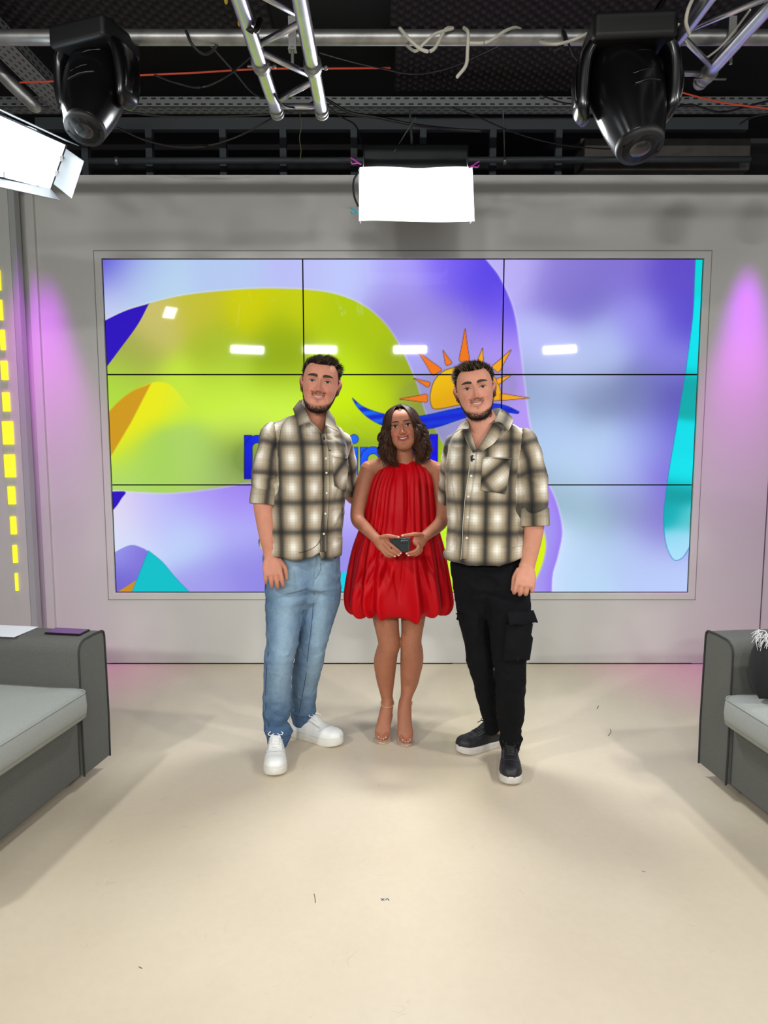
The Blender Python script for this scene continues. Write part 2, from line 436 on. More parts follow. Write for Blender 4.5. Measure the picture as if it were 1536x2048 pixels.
def content(px, py):
    C = np.zeros(px.shape+(3,))
    # smooth field from control colours (gaussian weighted)
    def field(pts, sig):
        W = np.zeros(px.shape); A = np.zeros(px.shape+(3,))
        for (x, y, c) in pts:
            w = np.exp(-((px-x)**2+(py-y)**2)/(2*sig*sig))+1e-9; W += w; A += w[..., None]*np.array(c, float)
        return A/W[..., None]
    base = field([(205, 520, (70, 55, 205)), (260, 540, (165, 180, 235)), (300, 570, (185, 215, 238)), (215, 610, (200, 210, 240)), (450, 540, (180, 200, 240)), (600, 540, (185, 190, 245)), (700, 550, (190, 200, 250)),
                  (800, 550, (175, 165, 252)), (900, 540, (130, 105, 245)), (960, 560, (80, 60, 225)), (1010, 620, (110, 85, 235)), (800, 620, (150, 135, 215)), (900, 650, (150, 135, 215)), (850, 700, (170, 165, 245)), (1000, 700, (175, 150, 245)), (1020, 790, (180, 150, 245)), (940, 790, (165, 160, 235)),
                  (230, 1030, (235, 215, 235)), (300, 1020, (190, 185, 248)), (400, 1000, (170, 145, 245)), (480, 990, (155, 125, 240)), (240, 1075, (205, 225, 250)), (380, 1060, (190, 215, 248)), (480, 1060, (180, 180, 248)), (500, 1140, (140, 130, 225)), (420, 1180, (160, 155, 235)), (700, 1010, (195, 180, 255)), (700, 1090, (150, 140, 230)), (700, 990, (200, 190, 255))], 42)
    C[:] = base
    # right half beyond the curling edge
    edge = curve([(955, 500), (982, 530), (1003, 560), (1028, 620), (1041, 700), (1050, 770), (1062, 860), (1085, 940), (1112, 1000), (1125, 1060), (1117, 1110), (1106, 1150), (1104, 1200)])
    right = field([(1030, 540, (185, 175, 245)), (1120, 560, (140, 125, 215)), (1160, 600, (120, 110, 200)), (1250, 540, (130, 115, 210)), (1340, 560, (95, 75, 200)), (1100, 690, (185, 190, 248)), (1200, 690, (175, 190, 240)), (1280, 640, (150, 145, 235)), (1370, 640, (90, 75, 205)), (1340, 720, (140, 135, 230)), (1150, 735, (190, 205, 245)),
                   (1090, 780, (150, 170, 210)), (1180, 790, (125, 140, 178)), (1280, 790, (120, 130, 180)), (1350, 790, (85, 80, 175)), (1120, 860, (175, 200, 238)), (1200, 900, (180, 205, 240)), (1290, 880, (160, 175, 235)), (1345, 860, (110, 100, 215)), (1150, 950, (190, 215, 250)), (1250, 950, (175, 190, 245)), (1325, 950, (125, 110, 220)),
                   (1130, 990, (145, 175, 195)), (1180, 1030, (155, 190, 205)), (1250, 1010, (140, 150, 195)), (1315, 1060, (130, 115, 205)), (1150, 1100, (185, 212, 245)), (1250, 1100, (180, 205, 240)), (1330, 1160, (185, 205, 250)), (1160, 1180, (185, 215, 245)), (1300, 1120, (185, 200, 248))], 38)
    ex = np.interp(py, edge[:, 1], edge[:, 0])
    k = sm(-1.0, 1.0, px-ex)[..., None]
    # violet fold along the left of the edge, pale rim on it
    rim = np.exp(-((px-ex)/2.2)**2)[..., None]
    near = (np.exp(-np.clip(ex-px, 0, None)/22)*sm(930, 1010, py)*(py > 900))[..., None]
    C = C*(1-near)+np.array((150, 120, 240))*near
    C = C*(1-k)+right*k
    shade = (np.exp(-np.clip(px-ex, 0, None)/28)*(px > ex)*sm(1000, 1090, py))[..., None]*.8
    C = C*(1-shade)+np.array((205, 225, 255))*shade
    C = C*(1-.45*rim)+np.array((225, 222, 255))*.45*rim
    def put(poly, col, soft=0.8, outline=None, ow=1.4, colf=None):
        nonlocal C
        d = sdf(px, py, poly)
        if outline is not None:
            w = sm(soft+ow, ow-soft, d)[..., None] if False else (1-sm(ow-soft, ow+soft, d))[..., None]
            C = C*(1-w)+np.array(outline, float)*w
        w = (1-sm(-soft, soft, d))[..., None]
        cc = np.array(col, float) if colf is None else colf
        C = C*(1-w)+cc*w
        return d
    # lime shape
    top = curve([(200, 648), (250, 622), (297, 607), (360, 592), (430, 583), (520, 577), (606, 579), (670, 588), (725, 610), (770, 648), (803, 700), (832, 765), (850, 825), (868, 855), (895, 900), (960, 965), (1050, 1015), (1082, 1050), (1091, 1088), (1085, 1125), (1070, 1160), (1045, 1200)])
    bot = curve([(880, 1200), (872, 1120), (840, 1050), (790, 1000), (720, 972), (640, 962), (560, 958), (500, 964), (430, 976), (350, 985), (280, 984), (200, 978)])
    lime = field([(320, 650, (200, 190, 105)), (270, 720, (160, 165, 75)), (400, 620, (195, 190, 50)), (500, 620, (205, 205, 0)), (600, 610, (195, 205, 0)), (680, 640, (175, 200, 0)), (560, 680, (150, 175, 0)), (430, 690, (165, 185, 40)), (740, 680, (170, 195, 0)), (450, 735, (170, 200, 50)), (560, 735, (140, 165, 10)), (680, 735, (190, 225, 20)), (800, 740, (150, 170, 20)),
                  (250, 765, (175, 220, 60)), (350, 770, (195, 230, 60)), (450, 780, (200, 240, 60)), (560, 790, (205, 245, 70)), (680, 800, (205, 240, 0)), (760, 790, (195, 225, 0)), (480, 860, (205, 240, 80)), (400, 920, (170, 210, 100)), (300, 930, (165, 210, 90)), (460, 945, (160, 190, 110)), (240, 960, (170, 215, 110)), (480, 915, (120, 140, 60)), (700, 870, (170, 200, 10)), (720, 955, (200, 230, 90)), (840, 850, (150, 165, 40)), (890, 930, (200, 235, 0)), (900, 1100, (200, 240, 40)), (1080, 1090, (215, 240, 0)), (1000, 1000, (210, 235, 0)), (230, 900, (210, 230, 40))], 34)
    d = put(np.vstack([top, bot]), 0, colf=lime)
    r2 = np.exp(-((d-1.5)/1.6)**2)[..., None]*.35; C = C*(1-r2)+np.array((225, 235, 190))*r2
    # lime panel row darker towards its top
    # hill of orange and yellow
    hill = np.vstack([curve([(205, 838), (235, 805), (265, 782), (300, 767), (322, 764), (345, 773), (372, 806), (400, 840), (430, 862)]), [(360, 880), (300, 920), (240, 945), (215, 950)]])
    dh = sdf(px, py, hill)
    t = sm(0, 60, (px-205)*.5+(py-770)*.62-20)
    yl = np.array((232, 232, 20))*(1-sm(300, 420, px)[..., None])+np.array((205, 235, 70))*sm(300, 420, px)[..., None]
    ww = ((1-sm(-1, 1, dh))*(1-sm(-40, 30, (px-300)*.55+(py-860))))[..., None]
    C = C*(1-ww)+yl*ww
    put(np.vstack([curve([(205, 838), (235, 805), (265, 782), (302, 767)]), [(285, 800), (262, 845), (222, 912), (205, 940)]]), (205, 152, 22), soft=2.0)
    # deep blue corner pieces
    put(np.vstack([curve([(200, 646), (250, 622), (299, 607)]), curve([(297, 609), (275, 650), (240, 698), (205, 745)])]), (42, 8, 188))
    put(curve([(200, 985), (249, 983), (243, 997), (228, 1018), (200, 1040), (200, 985)], 5), (40, 5, 190))
    hl = np.vstack([curve([(200, 1125), (232, 1103), (262, 1090), (285, 1096), (297, 1103)]), [(262, 1195), (200, 1195)]])
    put(hl, 0, colf=field([(240, 1110, (150, 150, 235)), (240, 1160, (110, 100, 205)), (280, 1120, (125, 110, 215))], 25))
    put([(200, 1200), (232, 1186), (276, 1158), (262, 1200)], (200, 140, 30))
    put(np.vstack([curve([(297, 1102), (325, 1125), (350, 1155), (382, 1188)]), [(382, 1200), (258, 1200)]]), (0, 190, 200), outline=(0, 140, 175), ow=1.0)
    put([(683, 1145), (720, 1140), (800, 1150), (800, 1200), (675, 1200)], (0, 210, 232))
    # teal ribbon at the right
    tl = np.vstack([curve([(1392, 505), (1390, 560), (1387, 625), (1378, 700), (1367, 775), (1350, 875), (1336, 960), (1328, 1030), (1332, 1085), (1345, 1116), (1358, 1119), (1372, 1105), (1395, 1060)]), [(1430, 1000), (1430, 505)]])
    tf = field([(1398, 540, (0, 215, 215)), (1395, 650, (0, 225, 235)), (1390, 730, (0, 225, 235)), (1385, 765, (0, 165, 165)), (1380, 800, (0, 170, 170)), (1370, 880, (0, 220, 232)), (1360, 950, (0, 225, 235)), (1355, 985, (0, 155, 160)), (1345, 1030, (0, 170, 178)), (1370, 1040, (90, 200, 210)), (1355, 1080, (140, 215, 238)), (1372, 1090, (175, 220, 248)), (1348, 1110, (170, 225, 250))], 16)
    put(tl, 0, colf=tf, outline=(30, 130, 190), ow=1.3)
    # halo behind the logo
    logo = seglet(px, py, [(830, 800), (900, 770), (1000, 770), (880, 840)], 30)
    h = np.exp(-np.clip(logo, 0, None)/16)[..., None]*.28; C = C*(1-h)+np.array((105, 110, 120))*h
    hb = np.exp(-np.clip(seglet(px, py, [(500, 915), (865, 915)], 30), 0, None)/15)[..., None]*.26; C = C*(1-hb)+np.array((70, 100, 30))*hb
    # sun
    sun = np.vstack([curve([(862, 808), (861, 790), (868, 764), (884, 745), (908, 736), (945, 732), (975, 742), (995, 765), (1004, 795)]), curve([(1001, 800), (960, 803), (920, 809), (885, 816), (868, 817), (862, 808)])])
    put(sun, 0, colf=field([(880, 760, (238, 190, 0)), (900, 800, (222, 160, 0)), (990, 790, (235, 170, 20)), (940, 750, (240, 190, 0))], 25), outline=(95, 60, 25), ow=1.4)
    OR, GO = (238, 118, 22), (240, 165, 30)
    def rray(tip, b1, b2, col):
        tip, b1, b2 = map(np.array, (tip, b1, b2)); m = (b1+b2)/2; ax = (m-tip)/np.linalg.norm(m-tip)
        put(curve([tip, tip*.45+b1*.55, b1*1.0, m+ax*2.0, b2*1.0, tip*.45+b2*.55, tip], 5), col, soft=.7, outline=(95, 55, 30), ow=1.2)
    for tp, b1, b2, c in [((930, 658), (919, 720), (938, 721), OR), ((886, 701), (892, 729), (903, 725), OR), ((837, 704), (865, 749), (882, 738), OR), ((828, 757), (855, 774), (859, 765), OR),
                          ((800, 798), (852, 789), (852, 804), OR), ((965, 697), (955, 722), (966, 722), GO), ((1022, 700), (985, 733), (998, 743), GO), ((1022, 750), (994, 758), (998, 768), GO), ((1058, 796), (1003, 788), (1003, 800), GO)]:
        rray(tp, b1, b2, c)
    # blue swoosh
    sw = np.vstack([curve([(705, 797), (725, 813), (755, 825), (790, 832), (830, 833), (860, 829), (900, 820), (950, 811), (990, 808), (1015, 813), (1038, 824)]), curve([(1036, 827), (1005, 824), (965, 825), (915, 840), (880, 852), (850, 858), (810, 858), (770, 852), (738, 836), (716, 815), (705, 797)])])
    gl = (.5+.5*np.sin((py+(px-705)*.12)*.35))*(1-sm(700, 860, px)*.75)
    cf = np.array((5, 30, 205))*(1-gl[..., None])+np.array((0, 120, 245))*gl[..., None]
    put(sw, 0, colf=cf, outline=(0, 40, 120), ow=1.1)
    # the word on the screen
    BL = field([(490, 900, (0, 20, 215)), (500, 950, (0, 0, 190)), (540, 900, (0, 60, 230)), (708, 880, (30, 110, 240)), (708, 930, (0, 70, 250)), (760, 900, (10, 80, 245)), (868, 890, (0, 0, 215)), (868, 950, (0, 0, 255))], 25)
    def ink(d):
        nonlocal C
        w = (1-sm(.2, 2.0, d))[..., None]; C = C*(1-w)+np.array((0, 10, 90))*w
        w = (1-sm(-.8, .8, d))[..., None]; C = C*(1-w)+BL*w
    def stem(x0, x1, y0, y1): return np.maximum(np.abs(px-(x0+x1)/2)-(x1-x0)/2, np.abs(py-(y0+y1)/2)-(y1-y0)/2)
    def arch(x0, x1, yt, yb, w):
        r = (x1-x0)/2; cy = yt+w/2+r; pts = [(x0, yb)]+[((x0+x1)/2-r*math.cos(q), cy-r*math.sin(q)) for q in np.linspace(0, math.pi, 15)]+[(x1, yb)]; return seglet(px, py, pts, w/2)
    bb = py-957.0
    ink(stem(489, 503, 871, 957))
    ink(np.maximum(arch(497, 533, 871, 962, 14), bb)); ink(np.maximum(arch(533, 569, 871, 962, 14), bb))
    for ax in (583, 789):
        ink(np.abs(np.hypot((px-ax-22)/1.0, (py-926)/1.28)-18)-6.2)
        ink(stem(ax+36, ax+48, 896, 957))
    ink(stem(645, 658, 876, 957)); ink(stem(634, 672, 895, 906))
    ink(stem(701, 715, 895, 957)); ink(np.hypot(px-708, py-878)-8.5)
    ink(stem(721, 734, 895, 957)); ink(np.maximum(arch(728, 764, 894, 962, 13), bb))
    ink(stem(860, 875, 869, 957))
    C += vnoise(np.stack([px.ravel()*.9, py.ravel()*.9, px.ravel()*0], 1), 5).reshape(px.shape)[..., None]*1.2
    return np.clip(C, 0, 255)

def screen_mat():
    m = bpy.data.materials.new('glossy_screen'); m.use_nodes = True; nt = m.node_tree; b = nt.nodes['Principled BSDF']
    b.inputs['Base Color'].default_value = (.012, .012, .012, 1); b.inputs['Roughness'].default_value = .035; b.inputs['Specular IOR Level'].default_value = .12
    a = nt.nodes.new('ShaderNodeAttribute'); a.attribute_name = 'Col'
    nt.links.new(a.outputs['Color'], b.inputs['Emission Color']); b.inputs['Emission Strength'].default_value = 0.93
    return m
m_screen = screen_mat(); m_bez = mat('screen_bezel', (8, 8, 12), .6, spec=.1)
vw = empty('video_wall', ((SX0+SX1)/2, D_W+.05, SZ0), 'large three by three wall of glossy screens showing lime, violet and teal waves with a sun logo', 'screen')
xs = [SX0, P(606.5, 640, D_W).x, P(1006.5, 640, D_W).x, SX1]; zs = [SZ0, P(768, 970, D_W).z, P(768, 749, D_W).z, SZ1]
for j in range(3):
    for i in range(3):
        x0, x1, z0, z1 = xs[i]+.004, xs[i+1]-.004, zs[j]+.004, zs[j+1]-.004
        body = mk('screen_panel', *box(((x0+x1)/2, D_W+.036, (z0+z1)/2), (x1-x0+.0055, .05, z1-z0+.0055)), m_bez, vw, smooth=False)
        nx, nz = 250, 142
        X, Z = np.meshgrid(np.linspace(x0, x1, nx), np.linspace(z0, z1, nz)); Yv = np.full(X.shape, D_W+.0095)
        px, py = projpx(X, Yv, Z); Cc = lin(content(px, py))
        idx = np.arange(nx*nz).reshape(nz, nx); Q = np.stack([idx[:-1, :-1], idx[:-1, 1:], idx[1:, 1:], idx[1:, :-1]], -1).reshape(-1, 4)
        o = mk('display_image', np.stack([X, Yv, Z], -1).reshape(-1, 3), Q, m_screen, body, cols=Cc.reshape(-1, 3))
# ------------------------------------------------------------------ ceiling gear
m_steel = mat('galvanised_steel', (150, 150, 148), .42, .85, var=.35, vscale=14, bump=.2, bscale=50)
m_alu = mat('aluminium_truss', (205, 205, 215), .28, .95, var=.12, vscale=18)
m_cab = mat('black_cable', (12, 12, 14), .5)
m_wcab = mat('white_cable', (190, 186, 172), .5)
m_or = mat('orange_cord', (205, 70, 40), .5)
m_foam = mat('foam', (50, 46, 50), .95, spec=.1)
m_frame = mat('dark_grey_frame', (62, 68, 72), .6)
m_mh = mat('moving_head_shell', (10, 10, 12), .22, spec=.6)
m_mh2 = mat('moving_head_matt', (12, 12, 13), .55)
# foam tiles under the ceiling
def foam(x0, x1, y0, y1, z, label):
    nx = int((x1-x0)/.007); ny = int((y1-y0)/.007)
    X, Y = np.meshgrid(np.linspace(x0, x1, nx), np.linspace(y0, y1, ny))
    Z = z-.030*(np.sin(X*2*math.pi/.065)*np.sin(Y*2*math.pi/.065)*.5+.5)**.8
    V = np.stack([X, Y, Z], -1).reshape(-1, 3); idx = np.arange(nx*ny).reshape(ny, nx)
    Q = np.stack([idx[:-1, :-1], idx[1:, :-1], idx[1:, 1:], idx[:-1, 1:]], -1).reshape(-1, 4).tolist()
    bv, bf = box(((x0+x1)/2, (y0+y1)/2, z+.014), (x1-x0, y1-y0, .026))
    V, Fc = join((V, Q), (bv, bf)); o = mk('acoustic_foam', V, Fc, m_foam); tag(o, label, 'foam', 'dark acoustic foam tiles')
FZ = 3.5
foam(-1.95, -.55, 2.9, 3.85, FZ, 'dark egg-crate foam tile on the ceiling left of the left truss')
foam(.03, 1.27, 3.0, 3.72, FZ, 'dark egg-crate foam tile on the ceiling in front of the steel pipe')
foam(.06, 1.45, 3.76, 4.36, FZ, 'dark egg-crate foam tile on the ceiling behind the steel pipe')
foam(1.30, 1.62, 3.2, 3.74, FZ, 'small dark foam tile above the right moving head light')
# steel pipe
pz = P(768, 75, 2.8).z
o = mk('steel_pipe', *tube([(-2.6, 2.8, pz), (2.6, 2.8, pz)], .0265, n=24, k=12, cap='flat'), m_steel); tag(o, 'long galvanised steel pipe crossing above the trusses', 'pipe')
# perforated trays
def slot_mat():
    m = bpy.data.materials.new('slotted_steel'); m.use_nodes = True; nt = m.node_tree; b = nt.nodes['Principled BSDF']; N = nt.nodes.new; L = nt.links.new
    uv = N('ShaderNodeUVMap'); sx = N('ShaderNodeSeparateXYZ'); L(uv.outputs[0], sx.inputs[0])
    def mth(op, a, c=None, cl=False):
        x = N('ShaderNodeMath'); x.operation = op; x.use_clamp = cl
        for i, v in enumerate((a, c)):
            if v is None: continue
            if isinstance(v, (int, float)): x.inputs[i].default_value = v
            else: L(v, x.inputs[i])
        return x.outputs[0]
    row = mth('FLOOR', mth('DIVIDE', sx.outputs[1], .03)); sh = mth('MULTIPLY', row, .5)
    fu = mth('FRACT', mth('ADD', mth('DIVIDE', sx.outputs[0], .05), sh)); fv = mth('FRACT', mth('DIVIDE', sx.outputs[1], .03))
    k = mth('MULTIPLY', mth('LESS_THAN', mth('ABSOLUTE', mth('SUBTRACT', fu, .5)), .27), mth('LESS_THAN', mth('ABSOLUTE', mth('SUBTRACT', fv, .5)), .15))
    mx = N('ShaderNodeMixRGB'); L(k, mx.inputs[0]); mx.inputs[1].default_value = (*lin((128, 132, 132)), 1); mx.inputs[2].default_value = (.002, .002, .003, 1)
    L(mx.outputs[0], b.inputs['Base Color']); b.inputs['Roughness'].default_value = .45
    L(mth('MULTIPLY', mth('SUBTRACT', 1.0, k), .5), b.inputs['Metallic'])
    return m
m_slot = slot_mat()
def tray(name, a, b, w, h, label):
    a = np.array(a, float); b = np.array(b, float); d = b-a; L = np.linalg.norm(d); d /= L; s = np.cross(d, (0, 0, 1)); s /= np.linalg.norm(s)
    prof = [(-w/2, h), (-w/2, 0), (w/2, 0), (w/2, h)]; t = .003
    V = []; UV = []; Fc = []; uvs = []
    acc = 0
    for i in range(3):
        p0 = np.array(prof[i]); p1 = np.array(prof[i+1]); ll = np.linalg.norm(p1-p0)
        q = [a+s*p0[0]+np.array((0, 0, p0[1])), b+s*p0[0]+np.array((0, 0, p0[1])), b+s*p1[0]+np.array((0, 0, p1[1])), a+s*p1[0]+np.array((0, 0, p1[1]))]
        n = len(V); V += q; Fc.append((n, n+1, n+2, n+3)); uvs += [(0, acc), (L, acc), (L, acc+ll), (0, acc+ll)]; acc += .09 if i else .06
    o = mk(name, V, Fc, m_slot, uvs=uvs, smooth=False); s_ = o.modifiers.new('s', 'SOLIDIFY'); s_.thickness = t; tag(o, label, 'cable tray', 'perforated steel cable trays')
tray('cable_tray', (-2.2, 4.2, 3.30), (2.7, 4.2, 3.30), .09, .055, 'perforated steel tray running parallel to the back wall')
tray('cable_tray', (-1.76, 2.3, 3.27), (-1.76, 4.12, 3.27), .13, .06, 'perforated steel tray coming forward at the upper left')
# trusses
def truss(x0, x1, z, ya, yb, label, webs, ext=0, z1=None):
    t = empty('lighting_truss', ((x0+x1)/2, yb, z), label, 'truss', 'aluminium lighting trusses')
    z1 = z if z1 is None else z1
    for x, zz in ((x0, z), (x1, z1)):
        c = mk('chord_tube', *tube([(x, ya, zz), (x, yb+(ext if x == x0 else 0), zz)], .024, n=24, k=8, cap='flat'), m_alu, t)
        e = yb+(ext if x == x0 else 0)
        mk('end_collar', *join(tube([(x, e-.05, zz), (x, e-.035, zz)], .0275, n=24, k=1, cap='flat'), tube([(x, e-.022, zz), (x, e-.008, zz)], .0275, n=24, k=1, cap='flat')), m_steel, c)
    for (f0, s0, f1, s1) in webs:
        p = [((x0, z), (x1, z1))[s0], ((x0, z), (x1, z1))[s1]]
        mk('brace_tube', *tube([(p[0][0], f0, p[0][1]), (p[1][0], f1, p[1][1])], .0105, n=14, k=1, cap='flat'), m_alu, t)
    return t
tr1 = truss(-.416, -.242, 2.742, 1.5, 2.93, 'aluminium truss hanging left of centre', [(2.86, 0, 2.86, 1), (2.83, 0, 2.66, 1), (2.64, 1, 2.46, 0), (2.44, 0, 2.30, 1), (2.28, 1, 2.1, 0), (2.08, 0, 1.9, 1), (1.88, 1, 1.7, 0)])
tr2 = truss(1.01, 1.222, 2.85, 1.5, 2.92, 'aluminium truss at the upper right running forward over the right moving head', [(2.84, 0, 2.84, 1), (2.80, 1, 2.58, 0), (2.56, 0, 2.34, 1), (2.32, 1, 2.1, 0), (2.08, 0, 1.9, 1)], ext=-.2)
# couplings on the left truss
for x, y in ((-.416, 2.55), (-.242, 2.56)):
    V, Fc = join(tube([(x, y-.02, 2.742), (x, y+.02, 2.742)], .031, n=20, k=1, cap='flat'), tube([(x-.045, y, 2.735), (x+.045, y, 2.735)], .004, n=8, k=1, cap='flat'), ellipsoid((x+.045, y, 2.735), (.008, .008, .008), n=8, m=6))
    mk('clamp', V, Fc, m_steel, tr1)
V, Fc = join(tube([(1.222, 2.82, 2.85), (1.222, 2.86, 2.85)], .031, n=20, k=1, cap='flat'), tube([(1.17, 2.84, 2.83), (1.29, 2.84, 2.83)], .004, n=8, k=1, cap='flat'))
mk('clamp', V, Fc, m_steel, tr2)
# perforated hanger brackets on the pipe
for x, lab in ((-.335, 'small steel hanger bracket on the pipe behind the left truss'), (1.27, 'slotted steel hanger bracket on the pipe beside the right truss')):
    o = mk('hanger_bracket', *join(box((x, 2.765, pz-.0), (.028, .006, .11)), box((x, 2.77, pz-.06), (.03, .03, .006)), tube([(x, 2.765, pz-.11), (x, 2.765, pz-.05)], .006, n=8, k=1, cap='flat')), m_steel, smooth=False)
    tag(o, lab, 'bracket', 'hanger brackets on the pipe')

# moving head lights
def moving_head(cx, cy, top, axis, sc, yaw, label, right):
    t = empty('moving_head_light', (cx, cy, top), label, 'stage light', 'black moving head lights')
    Rz = rotm(yaw)
    def W(V): return (np.asarray(V, float)*sc)@Rz.T+np.array((cx, cy, top))
    o = mk('base', W(box((0, 0, -.05), (.27, .22, .085))[0]), box((0, 0, 0), (1, 1, 1))[1], m_mh2, t, smooth=False); bevel(o, .018*sc, 4)
    V, Fc = join(box((-.07, 0, 0), (.03, .05, .05)), box((.07, 0, 0), (.03, .05, .05)), tube([(-.09, 0, .02), (.09, 0, .02)], .012, n=10, k=1, cap='flat'))
    mk('mounting_clamp', W(V), Fc, m_mh2, t, smooth=False)
    piv = np.array((0, 0, -.20))
    for s in (-1, 1):
        V, Fc = tube([(s*.118, 0, -.075), (s*.142, 0, -.12), (s*.150, 0, -.2), (s*.146, 0, -.27), (s*.135, 0, -.30)], [.022, .024, .026, .024, .015], [.075, .07, .062, .055, .04], ref=(1, 0, 0), n=20, k=5, e=.7)
        y = mk('yoke_arm', W(V), Fc, m_mh, t)
        V, Fc = tube([(s*.170, -.02, -.14), (s*.177, -.02, -.2), (s*.170, -.02, -.26)], [.004, .006, .004], [.02, .025, .02], n=12, k=4, e=.6)
        mk('arm_grip', W(V), Fc, m_mh, y)
    ax = np.array(axis, float); ax /= np.linalg.norm(ax); up = np.array((0, 0, 1.0)); X = np.cross(ax, up); X /= np.linalg.norm(X); Yv = np.cross(X, ax)
    R = np.column_stack([X, Yv, ax])
    def H(V): return W(np.asarray(V, float)@R.T+piv)
    prof = [(-.16, .05, .05), (-.14, .085, .08), (-.08, .112, .102), (0, .120, .108), (.08, .114, .102), (.15, .100, .092), (.21, .082, .08), (.235, .074, .074)]
    V, Fc = tube([(0, 0, p[0]) for p in prof], [p[1] for p in prof], [p[2] for p in prof], ref=(1, 0, 0), n=36, k=5, e=.82, cap='flat')
    hd = mk('head_shell', H(V), Fc, m_mh, t)
    V, Fc = join(*[tube([(-.05, .098+.006*0, z), (.0, .104, z+.012), (.045, .098, z+.03)], .0045, n=8, k=4) for z in (-.06, -.02, .02, .06)])
    V2 = V.copy(); V2[:, 1] = -V2[:, 1]
    mk('vent_ridges', H(V), Fc, m_mh, hd); mk('vent_ridges', H(V2), Fc, m_mh, hd)
    mk('lens_ring', H(tube([(0, 0, .215), (0, 0, .235), (0, 0, .252), (0, 0, .252), (0, 0, .236)], [.076, .079, .074, .06, .058], n=40, k=1, cap='flat')[0]), tube([(0, 0, .215), (0, 0, .235), (0, 0, .252), (0, 0, .252), (0, 0, .236)], [.076, .079, .074, .06, .058], n=40, k=1, cap='flat')[1], m_mh2, hd)
    V, Fc = ellipsoid((0, 0, .235), (.056, .056, .022), n=36, m=16)
    mk('lens', H(V), Fc, mat('lens_glass', (40, 40, 40), .12, .1, spec=.6, coat=.5), hd)
    return t
moving_head(.845, 2.63, P(0, 40, 2.60).z, (.13, -.36, -.92), 1.03, -4, 'big black moving head stage light at the upper right, nose down', True)
moving_head(-1.06, 2.78, P(0, 62, 2.78).z, (.098, -.44, -.88), .92, -20, 'black moving head stage light at the upper left beside the diagonal tray', False)
# small purple-lit par at the right edge
t = empty('par_light', (1.93, 3.3, 2.72), 'small black stage light with glowing purple leds at the right edge', 'stage light')
mk('housing', *tube([(1.99, 3.42, 2.88), (1.95, 3.32, 2.78), (1.94, 3.29, 2.75)], [.06, .085, .085], n=28, k=3, cap='flat'), m_mh2, t)
ems = []
dv = np.array((-.25, -.6, -.75)); dv /= np.linalg.norm(dv)
for a in range(19):
    r = 0 if a == 0 else (.03 if a < 7 else .062); tt = a*math.pi/3 if a < 7 else a*math.pi/6
    X = np.cross(dv, (0, 0, 1)); X /= np.linalg.norm(X); Yv = np.cross(X, dv)
    ems.append(ellipsoid(np.array((1.935, 3.275, 2.737))+X*r*math.cos(tt)+Yv*r*math.sin(tt), (.0115,)*3, n=10, m=6))
mk('led_array', *join(*ems), mat('purple_led', (190, 60, 255), .4, emit=3.0), t)

# hanging softbox in the centre
m_glow = mat('lit_diffusion', (250, 252, 255), .8, emit=1.5); m_hous = mat('softbox_housing', (30, 36, 36), .5, .3)
zt, zb = P(830, 335, 3.8).z, P(830, 438, 3.72).z
sxl, sxr = P(722, 340, 3.8).x, P(942, 340, 3.8).x
sb = empty('hanging_softbox', ((sxl+sxr)/2, 3.8, zb), 'lit white softbox wrapped in diffusion paper hanging in front of the back wall', 'studio light')
w = sxr-sxl; cx = (sxl+sxr)/2
G = []
for i in range(13):
    v = i/12; row = []
    for j in range(25):
        u = j/24; x = sxl-.006+(w+.012)*u; bul = .05*math.sin(math.pi*min(1, v*1.1))**.6*(1-abs(2*u-1)**6)
        row.append((x+(.012*v if u > .9 else -.004*v), 3.80-.04*v-bul-.01*math.sin(9*u+2*v), zt+(zb-zt)*v+.006*math.sin(7*u)*v))
    G.append(row)
mk('diffusion_sheet', *sheet(G, .003), m_glow, sb)
for sx_, s in ((sxl-.006, -1), (sxr+.006, 1)):
    V, Fc = sheet([[(sx_+s*.004*j*(1-.3*i), 3.80-.045*i/4*1.0+.03*j, zt+(zb-zt)*i/4+.004*j) for j in range(4)] for i in range(5)], .002, True)
    mk('side_wrap', V, Fc, mat('diffusion_side', (225, 238, 240), .7, emit=.35), sb)
o = mk('housing', *box((cx, 3.90, zt-.04), (w-.02, .14, .34)), m_hous, sb, smooth=False); bevel(o, .012)
zh = P(830, 306, 3.8).z
V, Fc = sheet([[(sxl+.012+(w-.03)*j/6, 3.84-.035*i, zh+(zt-zh)*i) for j in range(7)] for i in (0, .5, 1)], .003); mk('top_flap', V, Fc, m_hous, sb)
fr = [tube([(sxl+.012+(w-.03)*a, 3.836, zh), (sxl+.012+(w-.03)*b, 3.836, zh)], .0022, n=6, k=1, cap='flat') for a, b in ((0, .1), (.16, .46), (.52, .83), (.88, 1))]
fr += [tube([(x, 3.836, zh), (x, 3.80, zt)], .0025, n=6, k=1, cap='flat') for x in (sxl+.012, sxr-.018)]
mk('flap_rim', *join(*fr), mat('bare_metal', (220, 225, 225), .3, .8), sb)
mk('hanging_bracket', *join(tube([(cx-.02, 4.19, 3.305), (cx-.02, 3.88, zh+.10), (cx-.02, 3.88, zh-.02)], .006, n=8, k=1), tube([(cx-.14, 3.86, zh+.0), (cx-.14, 3.86, zh+.05), (cx+.12, 3.86, zh+.05), (cx+.12, 3.86, zh)], .005, n=8, k=1), tube([(cx-.11, 3.83, zh+.02), (cx-.05, 3.85, zh+.12), (cx, 3.87, zh+.2)], .003, n=6, k=2)), m_steel, sb)
